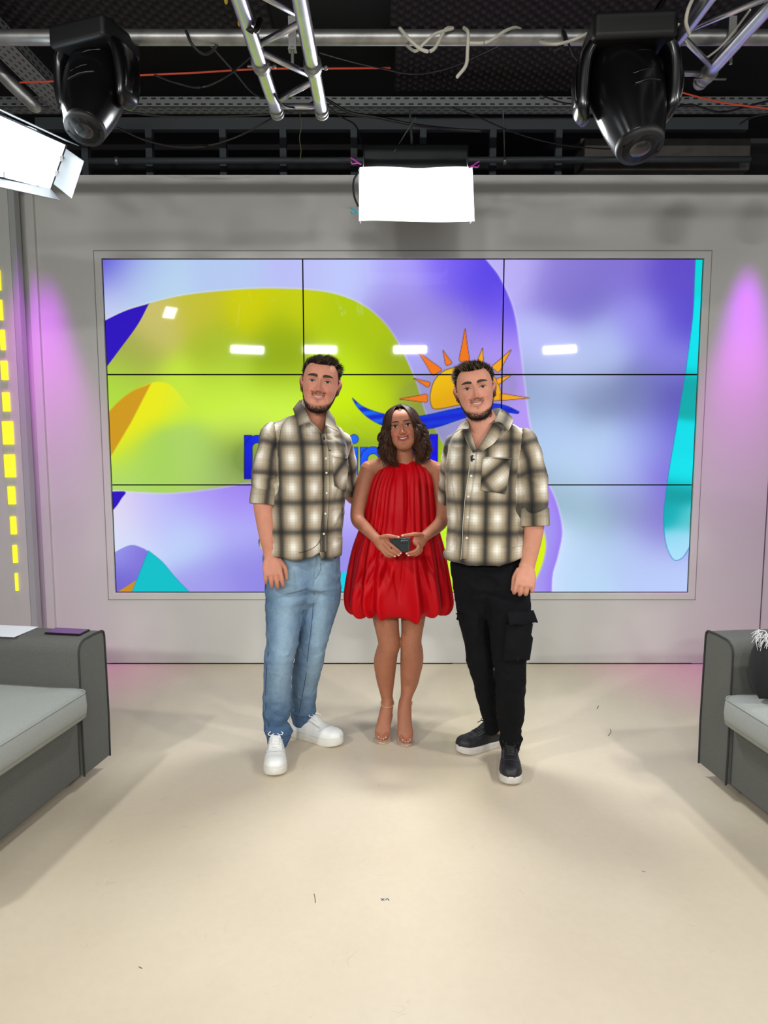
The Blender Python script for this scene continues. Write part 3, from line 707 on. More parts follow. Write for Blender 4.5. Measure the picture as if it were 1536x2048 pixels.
# coloured clothes pegs
for (px, py, c, nm, wh) in ((714, 325, (205, 70, 190), 'pink', 'upper left'), (946, 332, (205, 70, 190), 'pink', 'upper right'), (714, 425, (20, 175, 200), 'turquoise', 'lower left'), (936, 432, (20, 175, 200), 'turquoise', 'lower right')):
    b = P(px, py, 3.79); s = -1 if px < 800 else 1; V = []
    ms = [tube([(b.x-s*.02, b.y, b.z-.008), (b.x, b.y, b.z+k*.003), (b.x+s*.022, b.y, b.z+k*.012+.006), (b.x+s*.03, b.y, b.z+k*.010+.012)], .0035, n=8, k=4) for k in (-1, 1)]
    o = mk('clothes_peg', *join(*ms), mat('peg_'+nm, c, .4)); tag(o, '%s clothes peg on the %s corner of the hanging softbox' % (nm, wh), 'clothes peg', 'pegs holding the diffusion sheet')

# led panel with barn doors at the upper left
def quadpanel(name, pts, Yb, th, m, parent, label=None):
    """thick plate through four (pixel, depth) corners"""
    C4 = [np.array(P(*p)) for p in pts]; n = np.cross(C4[1]-C4[0], C4[3]-C4[0]); n /= np.linalg.norm(n)
    if n[1] < 0: n = -n
    V = C4+[c+n*th for c in C4]; Fc = [(0, 1, 2, 3), (7, 6, 5, 4), (0, 4, 5, 1), (1, 5, 6, 2), (2, 6, 7, 3), (3, 7, 4, 0)]
    return mk(name, V, Fc, m, parent, smooth=False)
b0 = P(60, 320, 2.9)
lp = empty('led_panel_light', tuple(b0), 'bright white led panel with open barn doors at the upper left', 'studio light')
m_door = mat('barn_door', (120, 130, 136), .4, .3)
face = [(-60, 205, 2.62), (131, 290, 2.86), (101, 376, 2.80), (-60, 335, 2.58)]
quadpanel('lit_face', face, 0, .01, mat('lit_led_face', (250, 252, 255), .8, emit=2.2), lp)
fr2 = [(-62, 197, 2.63), (137, 287, 2.875), (104, 381, 2.81), (-62, 341, 2.585)]
o = quadpanel('housing', [(a, b, c+.014) for a, b, c in fr2], 0, .07, mat('panel_housing', (45, 48, 52), .5), lp); bevel(o, .006)
quadpanel('top_door', [(-62, 192, 2.63), (130, 281, 2.87), (158, 291, 2.73), (-62, 188, 2.48)], 0, .002, m_door, lp)
o = quadpanel('side_door', [(132, 297, 2.86), (168, 322, 2.72), (143, 397, 2.66), (107, 368, 2.80)], 0, .002, m_door, lp); bevel(o, .0009, 1)
quadpanel('bottom_door', [(-62, 345, 2.58), (101, 377, 2.805), (120, 400, 2.70), (-62, 360, 2.46)], 0, .002, m_door, lp)
hrnd = 0
for (px, py, Y) in ((124, 318, 2.84), (114, 348, 2.82), (5, 349, 2.66), (75, 369, 2.77)):
    mk('hinge', *box(tuple(P(px, py, Y)), (.012, .01, .02)), m_steel, lp, smooth=False)
# clamp and rail carrying it
o = cable('mounting_tube', [P(-30, 110, 3.0), P(20, 165, 3.05), P(70, 212, 3.1)], .026, m_steel, n=16); tag(o, 'grey mounting tube above the led panel at the left edge', 'pipe')

# frame structure above the back wall
zf = lambda py, Y=4.85: P(0, py, Y).z
xf = lambda px, py, Y=4.85: P(px, py, Y).x
fr = empty('wall_support_frame', (0, 4.85, zf(262)), 'dark grey steel frame of posts and beams standing behind the top of the back wall', 'frame')
mk('top_beam', *box((0.05, 4.85, (zf(238)+zf(262))/2), (4.6, .05, abs(zf(238)-zf(262)))), m_frame, fr, smooth=False)
for px in (172, 300, 447, 567, 708, 846, 985, 1116):
    mk('post', *box((xf(px, 300), 4.85, zf(262)-.28), (.042, .05, .56)), m_frame, fr, smooth=False)
mk('lower_beam', *box((.05, 4.9, zf(205, 4.9)), (4.6, .05, .06)), m_frame, fr, smooth=False)
zp = P(0, 322, 4.66).z
o = mk('thin_pipe', *tube([(P(178, 322, 4.66).x, 4.66, zp), (P(1500, 316, 4.66).x, 4.66, zp+.01)], .019, n=16, k=6, cap='flat'), m_frame); tag(o, 'thin grey pipe running along just above the back wall', 'pipe')
for px, py in ((234, 322), (1009, 318)):
    c = P(px, py, 4.66); o = mk('pipe_clip', *tube([(c.x-.01, 4.66, zp), (c.x+.01, 4.66, zp)], .025, n=16, k=1, cap='flat'), m_steel)
    tag(o, 'small ring clip on the thin pipe, %s' % ('left end' if px < 500 else 'right of the hanging softbox'), 'clip', 'clips on the thin pipe')
# duct at the right
A = [P(1165, 347, 4.75), P(1490, 345, 4.75), P(1490, 318, 4.9), P(1190, 322, 4.9)]
o = mk('metal_duct', *box(((P(1320, 330, 4.9).x), 4.9, P(0, 322, 4.9).z), (P(1485, 330, 4.9).x-P(1160, 330, 4.9).x, .25, .20)), mat('duct_metal', (96, 92, 86), .5, .4, var=.2, vscale=8), smooth=False); bevel(o, .015)
tag(o, 'dull metal duct lying above the wall at the right', 'duct')
o = mk('metal_duct', *box(((P(1350, 300, 5.0).x), 5.0, P(0, 292, 5.0).z), (1.3, .12, .05)), mat('duct_metal'if 0 else 'duct_metal2', (70, 70, 70), .5, .3), smooth=False); tag(o, 'slim metal channel behind the right moving head', 'duct')

# cables
def wc(name, pts, r, m, label, cat='cable', group=None):
    return cable(name, [P(*p) for p in pts], r, m, None, label, cat, group)
wc('orange_cord', [(40, 165, 3.3), (140, 161, 3.3), (250, 152, 3.3), (380, 146, 3.3), (520, 138, 3.3), (650, 137, 3.3), (780, 136, 3.45)], .0038, m_or, 'orange cord strung across behind the left truss', 'cord')
wc('orange_cord', [(1180, 150, 3.48), (1260, 162, 3.45), (1340, 179, 3.4), (1440, 204, 3.5), (1550, 219, 3.5)], .0038, m_or, 'orange cord running to the right edge from behind the right moving head', 'cord')
wc('power_cord', [(800, 57, 2.75), (820, 80, 2.72), (845, 100, 2.72), (868, 98, 2.72), (890, 60, 2.75), (905, 56, 2.8)], .0062, m_wcab, 'white cord looped around the pipe, left loop', 'cord', 'white cords on the pipe')
wc('power_cord', [(806, 84, 2.84), (830, 102, 2.74), (850, 85, 2.72), (870, 68, 2.72), (905, 57, 2.76)], .0055, m_wcab, 'white cord crossing the left loop on the pipe', 'cord', 'white cords on the pipe')
wc('power_cord', [(928, 56, 2.76), (936, 66, 2.72), (935, 100, 2.72), (932, 130, 2.72), (915, 153, 2.72)], .0065, m_wcab, 'white cord end hanging straight down from the pipe', 'cord', 'white cords on the pipe')
wc('power_cord', [(940, 86, 2.72), (975, 84, 2.72), (1010, 62, 2.74), (1035, 56, 2.8), (1060, 75, 2.84), (1100, 88, 2.74), (1140, 82, 2.72), (1190, 60, 2.72), (1240, 38, 2.75), (1290, 38, 2.8), (1360, 50, 2.85)], .0055, m_wcab, 'white cord running from the pipe to the right moving head', 'cord', 'white cords on the pipe')
wc('power_cord', [(1388, -8, 2.4), (1376, 20, 2.4), (1372, 45, 2.42), (1378, 66, 2.45)], .006, m_wcab, 'white cord hanging along the right truss', 'cord', 'white cords on the pipe')
wc('power_cord', [(1500, 20, 2.6), (1470, 60, 2.7), (1440, 95, 2.75), (1408, 120, 2.8)], .004, m_wcab, 'thin white cord stretched along the right truss', 'cord', 'white cords on the pipe')
rnd = random.Random(4)
blk = [
 ([(475, -10, 2.3), (478, 20, 2.3), (495, 55, 2.3), (512, 60, 2.3), (520, 40, 2.32)], .009, 'thick black cable wrapped over the left chord of the left truss'),
 ([(520, 120, 2.68), (540, 170, 2.70), (562, 208, 2.78), (585, 216, 2.85), (612, 212, 2.9), (640, 196, 3.0)], .005, 'black cable drooping under the end of the left truss'),
 ([(372, 62, 2.76), (385, 90, 2.76), (408, 108, 2.78), (428, 98, 2.8), (448, 66, 2.8)], .005, 'black cable loop hanging from the pipe between left head and truss'),
 ([(400, 66, 2.8), (430, 100, 3.1), (470, 145, 3.3), (505, 185, 3.6), (540, 200, 3.9)], .005, 'black cable falling diagonally left of the left truss'),
 ([(310, 150, 3.2), (350, 165, 3.3), (400, 175, 3.3), (450, 155, 3.3), (500, 115, 3.2)], .004, 'black cable swagging across the dark gap at left'),
 ([(235, 255, 3.9), (290, 280, 4.0), (350, 293, 4.0), (410, 292, 4.0), (470, 275, 4.0), (530, 245, 4.0), (575, 215, 3.9)], .005, 'long black cable swagging in front of the frame at left'),
 ([(640, 105, 3.0), (700, 122, 3.2), (760, 136, 3.4), (830, 148, 3.5), (900, 135, 3.5), (1000, 90, 3.2)], .004, 'black cable swagging below the pipe at centre'),
 ([(655, 200, 4.0), (700, 225, 4.0), (760, 236, 4.0), (830, 250, 4.0), (900, 258, 4.1), (960, 262, 4.1)], .008, 'thick black cable bundle sagging under the tray at centre'),
 ([(650, 205, 4.0), (680, 232, 4.0), (710, 250, 3.95), (722, 280, 3.88), (727, 298, 3.85)], .004, 'black cable dropping to the hanging softbox'),
 ([(722, 338, 3.84), (708, 360, 3.84), (708, 390, 3.84), (716, 412, 3.84)], .005, 'black cable curling down the left side of the softbox'),
 ([(905, 215, 4.0), (960, 236, 4.1), (1020, 262, 4.2), (1090, 283, 4.3), (1160, 294, 4.4), (1240, 298, 4.5), (1330, 290, 4.5)], .004, 'thin black cable sagging right of the softbox'),
 ([(1126, 62, 2.76), (1130, 80, 2.74), (1122, 92, 2.74), (1110, 99, 2.76)], .006, 'short black cable tied to the pipe left of the right moving head'),
 ([(1130, 64, 2.76), (1142, 100, 2.76), (1155, 120, 2.78), (1170, 140, 2.8)], .004, 'black cable running from the pipe to the right moving head'),
 ([(1330, 222, 3.6), (1380, 210, 3.7), (1440, 225, 3.8), (1490, 214, 3.9), (1545, 200, 4.0)], .006, 'black cable tangle on the tray at the right'),
 ([(1480, 248, 4.0), (1505, 234, 4.0), (1545, 226, 4.0)], .005, 'short black cable at the right edge under the tray'),
 ([(1080, 190, 3.8), (1120, 204, 3.9), (1160, 210, 4.0), (1190, 212, 4.0)], .004, 'thin black cable lying on the tray left of the right head'),
 ([(240, 222, 4.05), (320, 232, 4.1), (420, 233, 4.1), (520, 230, 4.1), (610, 222, 4.1), (720, 232, 4.1)], .005, 'black cable lying along under the tray at left'),
]
for pts, r, lab in blk: wc('black_cable', pts, r, m_cab, lab, 'cable', 'black cables under the ceiling')
wc('cord', [(598, 218, 4.19), (603, 250, 4.17), (599, 275, 4.17), (602, 300, 4.17), (600, 320, 4.17)], .0025, mat('dull_green', (95, 100, 50), .7), 'thin dull green string hanging below the left truss', 'string')
wc('hanger_rod', [(1006, 222, 4.2), (1008, 270, 4.4), (1009, 318, 4.62)], .004, m_steel, 'thin steel rod holding the thin pipe', 'rod')
for (px, py, s) in ((478, 46, .9), (452, 0, 1.2)):
    c = P(px, py, 3.66 if s < 1 else 3.49); o = mk('yellow_tape', *ellipsoid(tuple(c), (.008*s, .012, .016*s), n=10, m=8), mat('yellow_tape', (190, 165, 50), .6)); tag(o, 'scrap of yellow tape %s' % ('beside the left truss' if s < 1 else 'at the top edge left of the truss'), 'tape', 'yellow tape scraps')

# ------------------------------------------------------------------ sofas
m_sd = mat('sofa_dark', (94, 95, 91), .9, bump=.5, bscale=420, var=.10, vscale=160, spec=.2)
m_sl = mat('sofa_light', (150, 154, 150), .9, bump=.4, bscale=420, var=.06, vscale=140, spec=.2)
m_pip = mat('sofa_piping', (44, 45, 45), .8)
m_foot = mat('sofa_foot', (28, 24, 22), .5)
def sofa(front0, dirn, side, label, ztop, phone):
    """front0: floor point under the arm's far front corner; dirn: unit vector along the front towards the camera; side: +1 if the sofa body lies towards -x"""
    d = np.array((dirn[0], dirn[1], 0.0)); d /= np.linalg.norm(d); bk = np.array((-d[1], d[0], 0.0)); bk *= 1 if bk[0]*(-side) > 0 else -1; up = np.array((0, 0, 1.0))
    o0 = np.array((front0[0], front0[1], 0.0)); t = empty('sofa', tuple(o0), label, 'sofa', 'grey fabric sofas')
    def W(a, b, z): return o0+d*a+bk*b+up*z       # a along the front, b backwards, z up
    aw = .20; Dp = .92; zb = .06
    # arm: profile in (a, z) with a rounded inner top edge, extruded backwards
    prof = [(0.0, zb), (-.004, .25), (.004, ztop-.03), (.008, ztop-.012), (.018, ztop-.003), (.034, ztop), (.08, ztop+.002)]
    for k in range(7):
        q = k/6*math.pi/2; prof.append((aw-.055+.055*math.sin(q), ztop-.055+.055*math.cos(q)))
    prof += [(aw+.0, .40), (aw+.002, .2), (aw, zb)]
    rings = []
    for b, s in ((0, 0), (.004, 1), (.02, 1), (.3, 1), (Dp, 1)):
        ins = .004 if s == 0 else 0; cx = np.mean([p[0] for p in prof])
        rings.append([W(p[0]+(ins if p[0] < cx else -ins), b, p[1]-(ins if p[1] > .3 else 0)) for p in prof])
    V, Fc = loft(rings); arm = mk('armrest', V, Fc, m_sd, t, smooth=False); bevel(arm, .004, 2)
    for q in arm.data.polygons: q.use_smooth = True
    mk('piping', *tube([W(p[0], -.001, p[1]) for p in prof], .0045, n=8, k=1), m_pip, arm)
    # plinth / front board under the cushion, seat base, back
    L = 1.9
    def blk(name, a0, a1, b0, b1, z0, z1, m, bw, par=None, R=0):
        V = [W(a, b, z) for a in (a0, a1) for b in (b0, b1) for z in (z0, z1)]; Fc = [(0, 1, 3, 2), (4, 6, 7, 5), (0, 4, 5, 1), (2, 3, 7, 6), (0, 2, 6, 4), (1, 5, 7, 3)]
        o = mk(name, V, Fc, m, par or t, smooth=True); bevel(o, bw, 5); return o
    blk('front_board', aw+.004, aw+L, .012, Dp, zb, .325, m_sd, .012)
    blk('backrest', aw+.004, aw+L, Dp-.22, Dp+.02, .3, ztop+.14, m_sd, .05)
    # puffy seat cushion
    nu, nv = 40, 24; rows = []
    ca0, ca1, cb0, cb1 = aw+.004, aw+.95, -.045, Dp-.22
    cu = []
    for s in range(2):
        c0 = ca0+s*.96
        S = []
        N_ = 48
        prof2 = [(0, .322), (-.0, .33), (.0, .345), (0, .425), (0, .437), (.02, .452), (.08, .462), (.2, .466)]
        rings = []
        def outline(ins):
            pts = []; x0, x1, y0, y1 = c0+ins, c0+.945-ins, cb0+ins, cb1-ins; r = max(.045-ins*.3, .01)
            for cx_, cy_, a0 in ((x1-r, y1-r, 0), (x0+r, y1-r, 90), (x0+r, y0+r, 180), (x1-r, y0+r, 270)):
                for k in range(12): q = math.radians(a0+k*90/11); pts.append((cx_+r*math.cos(q), cy_+r*math.sin(q)))
            return pts
        for ins, z in [(.05, .326), (.012, .327), (.0, .338), (-.004, .38), (-.002, .425), (.004, .440), (.02, .452), (.06, .462), (.15, .468), (.28, .47)]:
            rings.append([W(a, b, z) for a, b in outline(ins)])
        V, Fc = loft(rings); cu = mk('seat_cushion', V, Fc, m_sl, t)
        mk('seam_piping', *tube([W(a, b, .440) for a, b in outline(.001)]+[W(*outline(.001)[0], .440)], .0035, n=6, k=1, cap=None), m_sl, cu)
        mk('zip_seam', *tube([W(a, b, .352) for a, b in outline(-.001)]+[W(*outline(-.001)[0], .352)], .0018, n=6, k=1, cap=None), mat('zip_tape', (120, 116, 100), .7), cu)
    for a, b in ((.135, .12), (.1, Dp-.1), (aw+L-.1, .07)):
        V, Fc = tube([W(a, b, .0), W(a, b, .062)], [.02, .026], n=16, k=1, cap='flat'); mk('foot', V, Fc, m_foot, t)
    return t, W
A = np.array(P(220, 1510, 3.065)); 
ls, LW = sofa((-1.237, 3.065), (-1.353+1.237, 2.359-3.065), 1, 'grey fabric sofa at the left edge with a purple phone on its armrest', .642, True)
rs, RW = sofa((1.389, 2.992), (1.446-1.389, 2.532-2.992), -1, 'grey fabric sofa at the right edge with a fringed cushion on it', .662, False)
# purple phone and papers on the left armrest
def slab(name, W, a0, a1, b0, b1, z0, z1, m, bw, **k):
    V = [W(a, b, z) for a in (a0, a1) for b in (b0, b1) for z in (z0, z1)]; Fc = [(0, 1, 3, 2), (4, 6, 7, 5), (0, 4, 5, 1), (2, 3, 7, 6), (0, 2, 6, 4), (1, 5, 7, 3)]
    o = mk(name, V, Fc, m, smooth=False, **k); bevel(o, bw, 3); return o
ph = slab('smartphone', LW, .045, .125, .04, .205, .6445, .6525, mat('phone_edge', (18, 14, 24), .3), .003); tag(ph, 'smartphone with a purple back lying on the left sofa armrest', 'phone')
o = slab('phone_back', LW, .048, .122, .043, .202, .6525, .6532, mat('purple_glass', (88, 52, 118), .25), .0003, parent=ph)
pp = slab('paper', LW, .03, .19, .30, .60, .6445, .6475, mat('paper', (222, 226, 234), .7), .001); tag(pp, 'white sheet of paper on the left sofa armrest at the left edge', 'paper')
# fringed cushion on the right sofa
fc = P(1529, 1275, 2.62); cu_c = (fc.x+.165, 2.665, .602)
rings = []
for k in range(15):
    q = -1+2*k/14; th_ = .075*math.sqrt(max(0, 1-abs(q)**2.6))+.004
    rings.append([np.array(cu_c)+np.array((.185*math.copysign(abs(math.cos(a))**.6, math.cos(a))*(1-.2*q*q), th_*math.copysign(abs(math.sin(a))**.7, math.sin(a))*.9, q*.125)) for a in np.linspace(0, 2*math.pi, 32, endpoint=False)])
V, Fc = loft(rings)
cu = mk('cushion', V, Fc, mat('cushion_dark', (26, 26, 30), .9)); tag(cu, 'dark cushion with white fringe on the right sofa at the right edge', 'cushion')
rnd = random.Random(2); ms = []
for i in range(46):
    a = np.array((fc.x+rnd.uniform(-.012, .05), fc.y+rnd.uniform(-.03, .05), fc.z+rnd.uniform(-.01, .02)))
    dr = np.array((rnd.uniform(-.75, .1), rnd.uniform(-.6, .2), rnd.uniform(-1, .25))); dr /= np.linalg.norm(dr); l = rnd.uniform(.02, .05)
    ms.append(tube([a, a+dr*l*.5+np.array((rnd.uniform(-.006, .006), 0, .004)), a+dr*l+np.array((0, 0, -.012))], [.0018, .0015, .001], n=5, k=3))
mk('fringe', *join(*ms), mat('fringe', (205, 205, 205), .8), cu)
# ------------------------------------------------------------------ people: heads, hands, hair
def uni(v): v = np.asarray(v, float); return v/np.linalg.norm(v)
HT = np.array([(-.1205, .010, -.072, -.052), (-.118, .024, -.081, -.036), (-.111, .036, -.0885, -.015), (-.098, .047, -.091, .005), (-.082, .0555, -.090, .020), (-.065, .0615, -.0875, .045),
               (-.045, .0665, -.0865, .070), (-.020, .0705, -.086, .088), (0, .0725, -.0855, .095), (.022, .0738, -.089, .098), (.048, .0715, -.085, .096), (.068, .063, -.072, .086), (.083, .049, -.050, .068), (.092, .031, -.026, .044), (.0965, .010, -.002, .015)])
ZM = -.063
def zmouth(x): return ZM-.001+12.5*x*x
def head_local(fem=False):
    zz = np.concatenate([np.linspace(-.1205, -.11, 8), np.linspace(-.107, .085, 86), np.linspace(.087, .0965, 8)])
    Q = catmull(HT, 8); zs = Q[:, 0]; o = np.argsort(zs)
    g = [np.interp(zz, zs[o], Q[o, k]) for k in (1, 2, 3)]
    w, yf, yb = g
    if fem: w = w*np.interp(zz, [-.12, -.09, -.04, .02], [.85, .94, 1.02, 1.03])
    n = 120; t = np.arange(n)/n*2*math.pi; c, s = np.cos(t), np.sin(t); rings = []
    for i, z in enumerate(zz):
        yc = min(.012, (yf[i]+yb[i])/2); e = .86
        x = w[i]*np.sign(c)*np.abs(c)**e
        d = np.where(s < 0, yc-yf[i], yb[i]-yc); y = yc+d*np.sign(s)*np.abs(s)**(.88)
        rings.append(np.stack([x, y, np.full(n, z)], 1))
    V, Fc = loft(rings)
    x, y, z = V.T; wf = sm(.02, -.05, y)
    G = lambda cx, cz, sx, sz: np.exp(-((x-cx)/sx)**2-((z-cz)/sz)**2)
    ax = np.abs(x); d = np.zeros(len(V)); k = .88 if fem else 1.0
    tn = np.clip((.012-z)/.047, 0, 1); hn = (.005+(.019 if fem else .024)*tn**1.1)*k*sm(-.0475, -.040, z)*(1-sm(.006, .022, z))
    sg = .0056+.0040*tn**2; d += hn*np.exp(-(x/sg)**2)
    d += .0100*k*np.exp(-((ax-.0150)/.0058)**2-((z+.0385)/.0068)**2); d += .003*k*np.exp(-(x/.009)**2-((z+.035)/.008)**2)
    d += .0045*np.exp(-((ax-.026)/.02)**2-((z-.020)/.008)**2)*(0.4 if fem else 1)
    d -= .0095*np.exp(-((ax-.031)/.0155)**2-((z+.001)/.011)**2)
    d -= .004*np.exp(-((ax-.012)/.006)**2-((z-.002)/.010)**2)
    d += .0052*np.exp(-((ax-.031)/.012)**2-((z-.000)/.0075)**2)
    d -= .0022*np.exp(-((ax-.031)/.012)**2-((z-.0085)/.0022)**2)
    d -= .0014*np.exp(-((ax-.031)/.012)**2-((z+.0095)/.0025)**2)
    d += .0080*np.exp(-((ax-.041)/.015)**2-((z+.037)/.013)**2)
    # smile crease
    tt = np.clip((-.040-z)/.034, 0, 1); xc = .019+.016*tt; d -= .0046*np.exp(-((ax-xc)/.0030)**2)*sm(-.082, -.074, z)*(1-sm(-.044, -.036, z))
    m = 1-sm(.024, .032, ax); zm = zmouth(x)
    d += m*.0042*np.exp(-((z-zm-.0065)/.0038)**2); d += m*.0050*np.exp(-((z-zm+.0075)/.0042)**2)
    d -= m*.0052*np.exp(-((z-zm)/.0030)**2)
    d -= .0035*G(0, -.082, .02, .006); d += .006*G(0, -.103, .018, .011)
    d -= .0015*np.exp(-(x/.003)**2-((z+.052)/.005)**2)
    V[:, 1] -= d*wf
    # temples
    V[:, 0] *= 1-.03*np.exp(-((V[:, 2]-.03)/.02)**2)*sm(.0, -.06, V[:, 1])
    ears = []
    for sd in (-1, 1):
        R = rotm(sd*-22, 0, sd*8); cx = sd*(.0725 if not fem else .060)
        ears.append(tube([(cx-sd*.006, .012, -.040), (cx, .010, -.030), (cx+sd*.005, .016, -.012), (cx+sd*.008, .020, .006), (cx+sd*.004, .016, .018), (cx, .008, .020)], [.005, .007, .0075, .0085, .0075, .004], [.008, .011, .015, .016, .012, .006], ref=(1, -.35*sd, 0), n=14, k=3))
        ears.append(tube([(cx+sd*.004, .018, -.025), (cx+sd*.0125, .026, -.008), (cx+sd*.014, .026, .010), (cx+sd*.008, .018, .020), (cx+sd*.003, .006, .014)], .0034, n=8, k=4))
    return [(V, Fc)]+ears

class Head:
    def __init__(s, eye_px, Y, sc, yaw, pitch, roll, fem=False):
        s.R = rotm(yaw, pitch, roll); s.sc = sc; s.fem = fem
        e = np.array(P(eye_px[0], eye_px[1], Y)); s.C = e-s.R@np.array((0, -.086, 0))*sc
        s.parts = [(s.W(v), f) for v, f in head_local(fem)]
    def W(s, v): return np.asarray(v, float)@s.R.T*s.sc+s.C
    def L(s, v): return (np.asarray(v, float)-s.C)@s.R/s.sc
    def on(s, x, z, off=0.0):
        o = s.W((x, -.3, z)); d = s.R@np.array((0, 1.0, 0)); loc, nor, _, _ = s.tree.ray_cast(Vector(o), Vector(d), .6*s.sc)
        if loc is None: return s.W((x, -.05, z))
        return np.array(loc)-d*off

def beardfun(q, strong=1.0):
    x, y, z = q.T; a = np.degrees(np.arctan2(np.abs(x), -(y-.012)))
    Lz = np.interp(a, [0, 16, 30, 45, 58, 70, 86, 104], [-.098, -.095, -.087, -.073, -.058, -.040, -.006, .03])
    b = sm(.006, -.006, z-Lz)*(1-sm(94, 106, a))*sm(-.010, .002, z-np.interp(a, [0, 45, 65, 85, 100], [-.122, -.116, -.098, -.070, -.055]))*(1-.5*np.exp(-(a/20)**2)*sm(-.116, -.108, z))
    zm = zmouth(x); mo = np.exp(-((z-zm-.0118+.04*np.abs(x))/.0036)**2)*(1-sm(.026, .034, np.abs(x)))*(y < -.05)*(.75+.25*sm(.002, .008, np.abs(x)))
    side = np.exp(-((np.abs(x)-.0335)/.0032)**2)*sm(-.085, -.075, z)*(1-sm(-.058, -.052, z))*.55*(y < -.04)
    so = np.exp(-(x/.007)**2-((z+.082)/.005)**2)*(y < -.05)*.8
    return np.clip(np.maximum.reduce([b, mo, side*.0, so*.5])*strong, 0, 1)
def hairfun(q, H):
    x, y, z = q.T; a = np.degrees(np.arctan2(np.abs(x), -(y-.012)))
    ear = (np.abs(x) > .0735) & (z > -.05) & (z < .026) & (y > -.025) & (y < .07)
    z = z+.0022*vnoise(q*160, 6)
    return sm(-.003, .004, z-np.interp(a, [0, 20, 34, 44, 56, 66, 78, 88, 100, 125, 180], H))*(~ear)*sm(-.034, -.024, z)
HM = [.066, .068, .073, .070, .046, .022, .004, -.012, .015, -.045, -.055]
def skin_cols(V, hd, base, lip, hair, beard=0.0, H=HM, blush=(196, 110, 95)):
    n = len(V); C = np.tile(lin(base), (n, 1)); q = hd.L(V); inh = (np.abs(q[:, 0]) < .11) & (np.abs(q[:, 1]) < .14) & (q[:, 2] > -.145) & (q[:, 2] < .12)
    C *= (1+.05*vnoise(V*60, 3)+.03*vnoise(V*220, 4))[:, None]
    qi = q[inh]; x, y, z = qi.T; c = C[inh]; fr = (y < -.045)
    def mix(w, col): 
        nonlocal c; c = c*(1-w[:, None])+lin(col)*w[:, None]
    mix(.40*np.exp(-((np.abs(x)-.040)/.018)**2-((z+.034)/.016)**2)*fr, blush)
    mix(.30*np.exp(-(x/.014)**2-((z+.034)/.012)**2)*fr, blush)
    mix(.55*sm(.069, .078, np.abs(x))*(np.abs(z) < .045)*(y > -.03)*(y < .06), blush)
    if beard:
        b = beardfun(qi)*beard*(.72+.28*vnoise(qi*420, 8)); mix(np.clip(b, 0, .93), hair)
    h = hairfun(qi, H); mix(h*.95, hair)
    zm = zmouth(x); m = (1-sm(.025, .029, np.abs(x)))*fr
    up = np.exp(-np.abs((z-zm-.0055)/.0040)**4); lo = np.exp(-np.abs((z-zm+.0072)/.0050)**4)
    mix(np.clip(up+lo, 0, 1)*m*(.85 if hd.fem else .5), lip); mix(m*np.exp(-((z-zm)/.0026)**2)*.9, (60, 22, 22))
    if hd.fem:
        mix(.35*np.exp(-((np.abs(x)-.031)/.016)**2-((z-.008)/.007)**2)*fr, (95, 62, 50))
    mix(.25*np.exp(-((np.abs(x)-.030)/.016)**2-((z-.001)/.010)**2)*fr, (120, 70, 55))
    mix(.7*np.exp(-((np.abs(x)-.0075)/.0032)**2-((z+.0455)/.0022)**2)*fr, (80, 35, 30))  # nostrils and the shade under the nose painted into the skin colour
    C[inh] = np.clip(c, 0, 1); return np.clip(C, 0, 1)
m_skin = mat('skin', (200, 150, 125), .55, vcol='Col', bump=.06, bscale=500, sss=.12, spec=.3)
m_vc = mat('painted_eye', (255, 255, 255), .3, vcol='Col', spec=.3)
m_lash = mat('lash', (16, 11, 10), .6)
m_teeth = mat('teeth', (188, 174, 162), .35, spec=.4)
m_hair = mat('hair', (40, 28, 22), .5, vcol='Col', spec=.25)
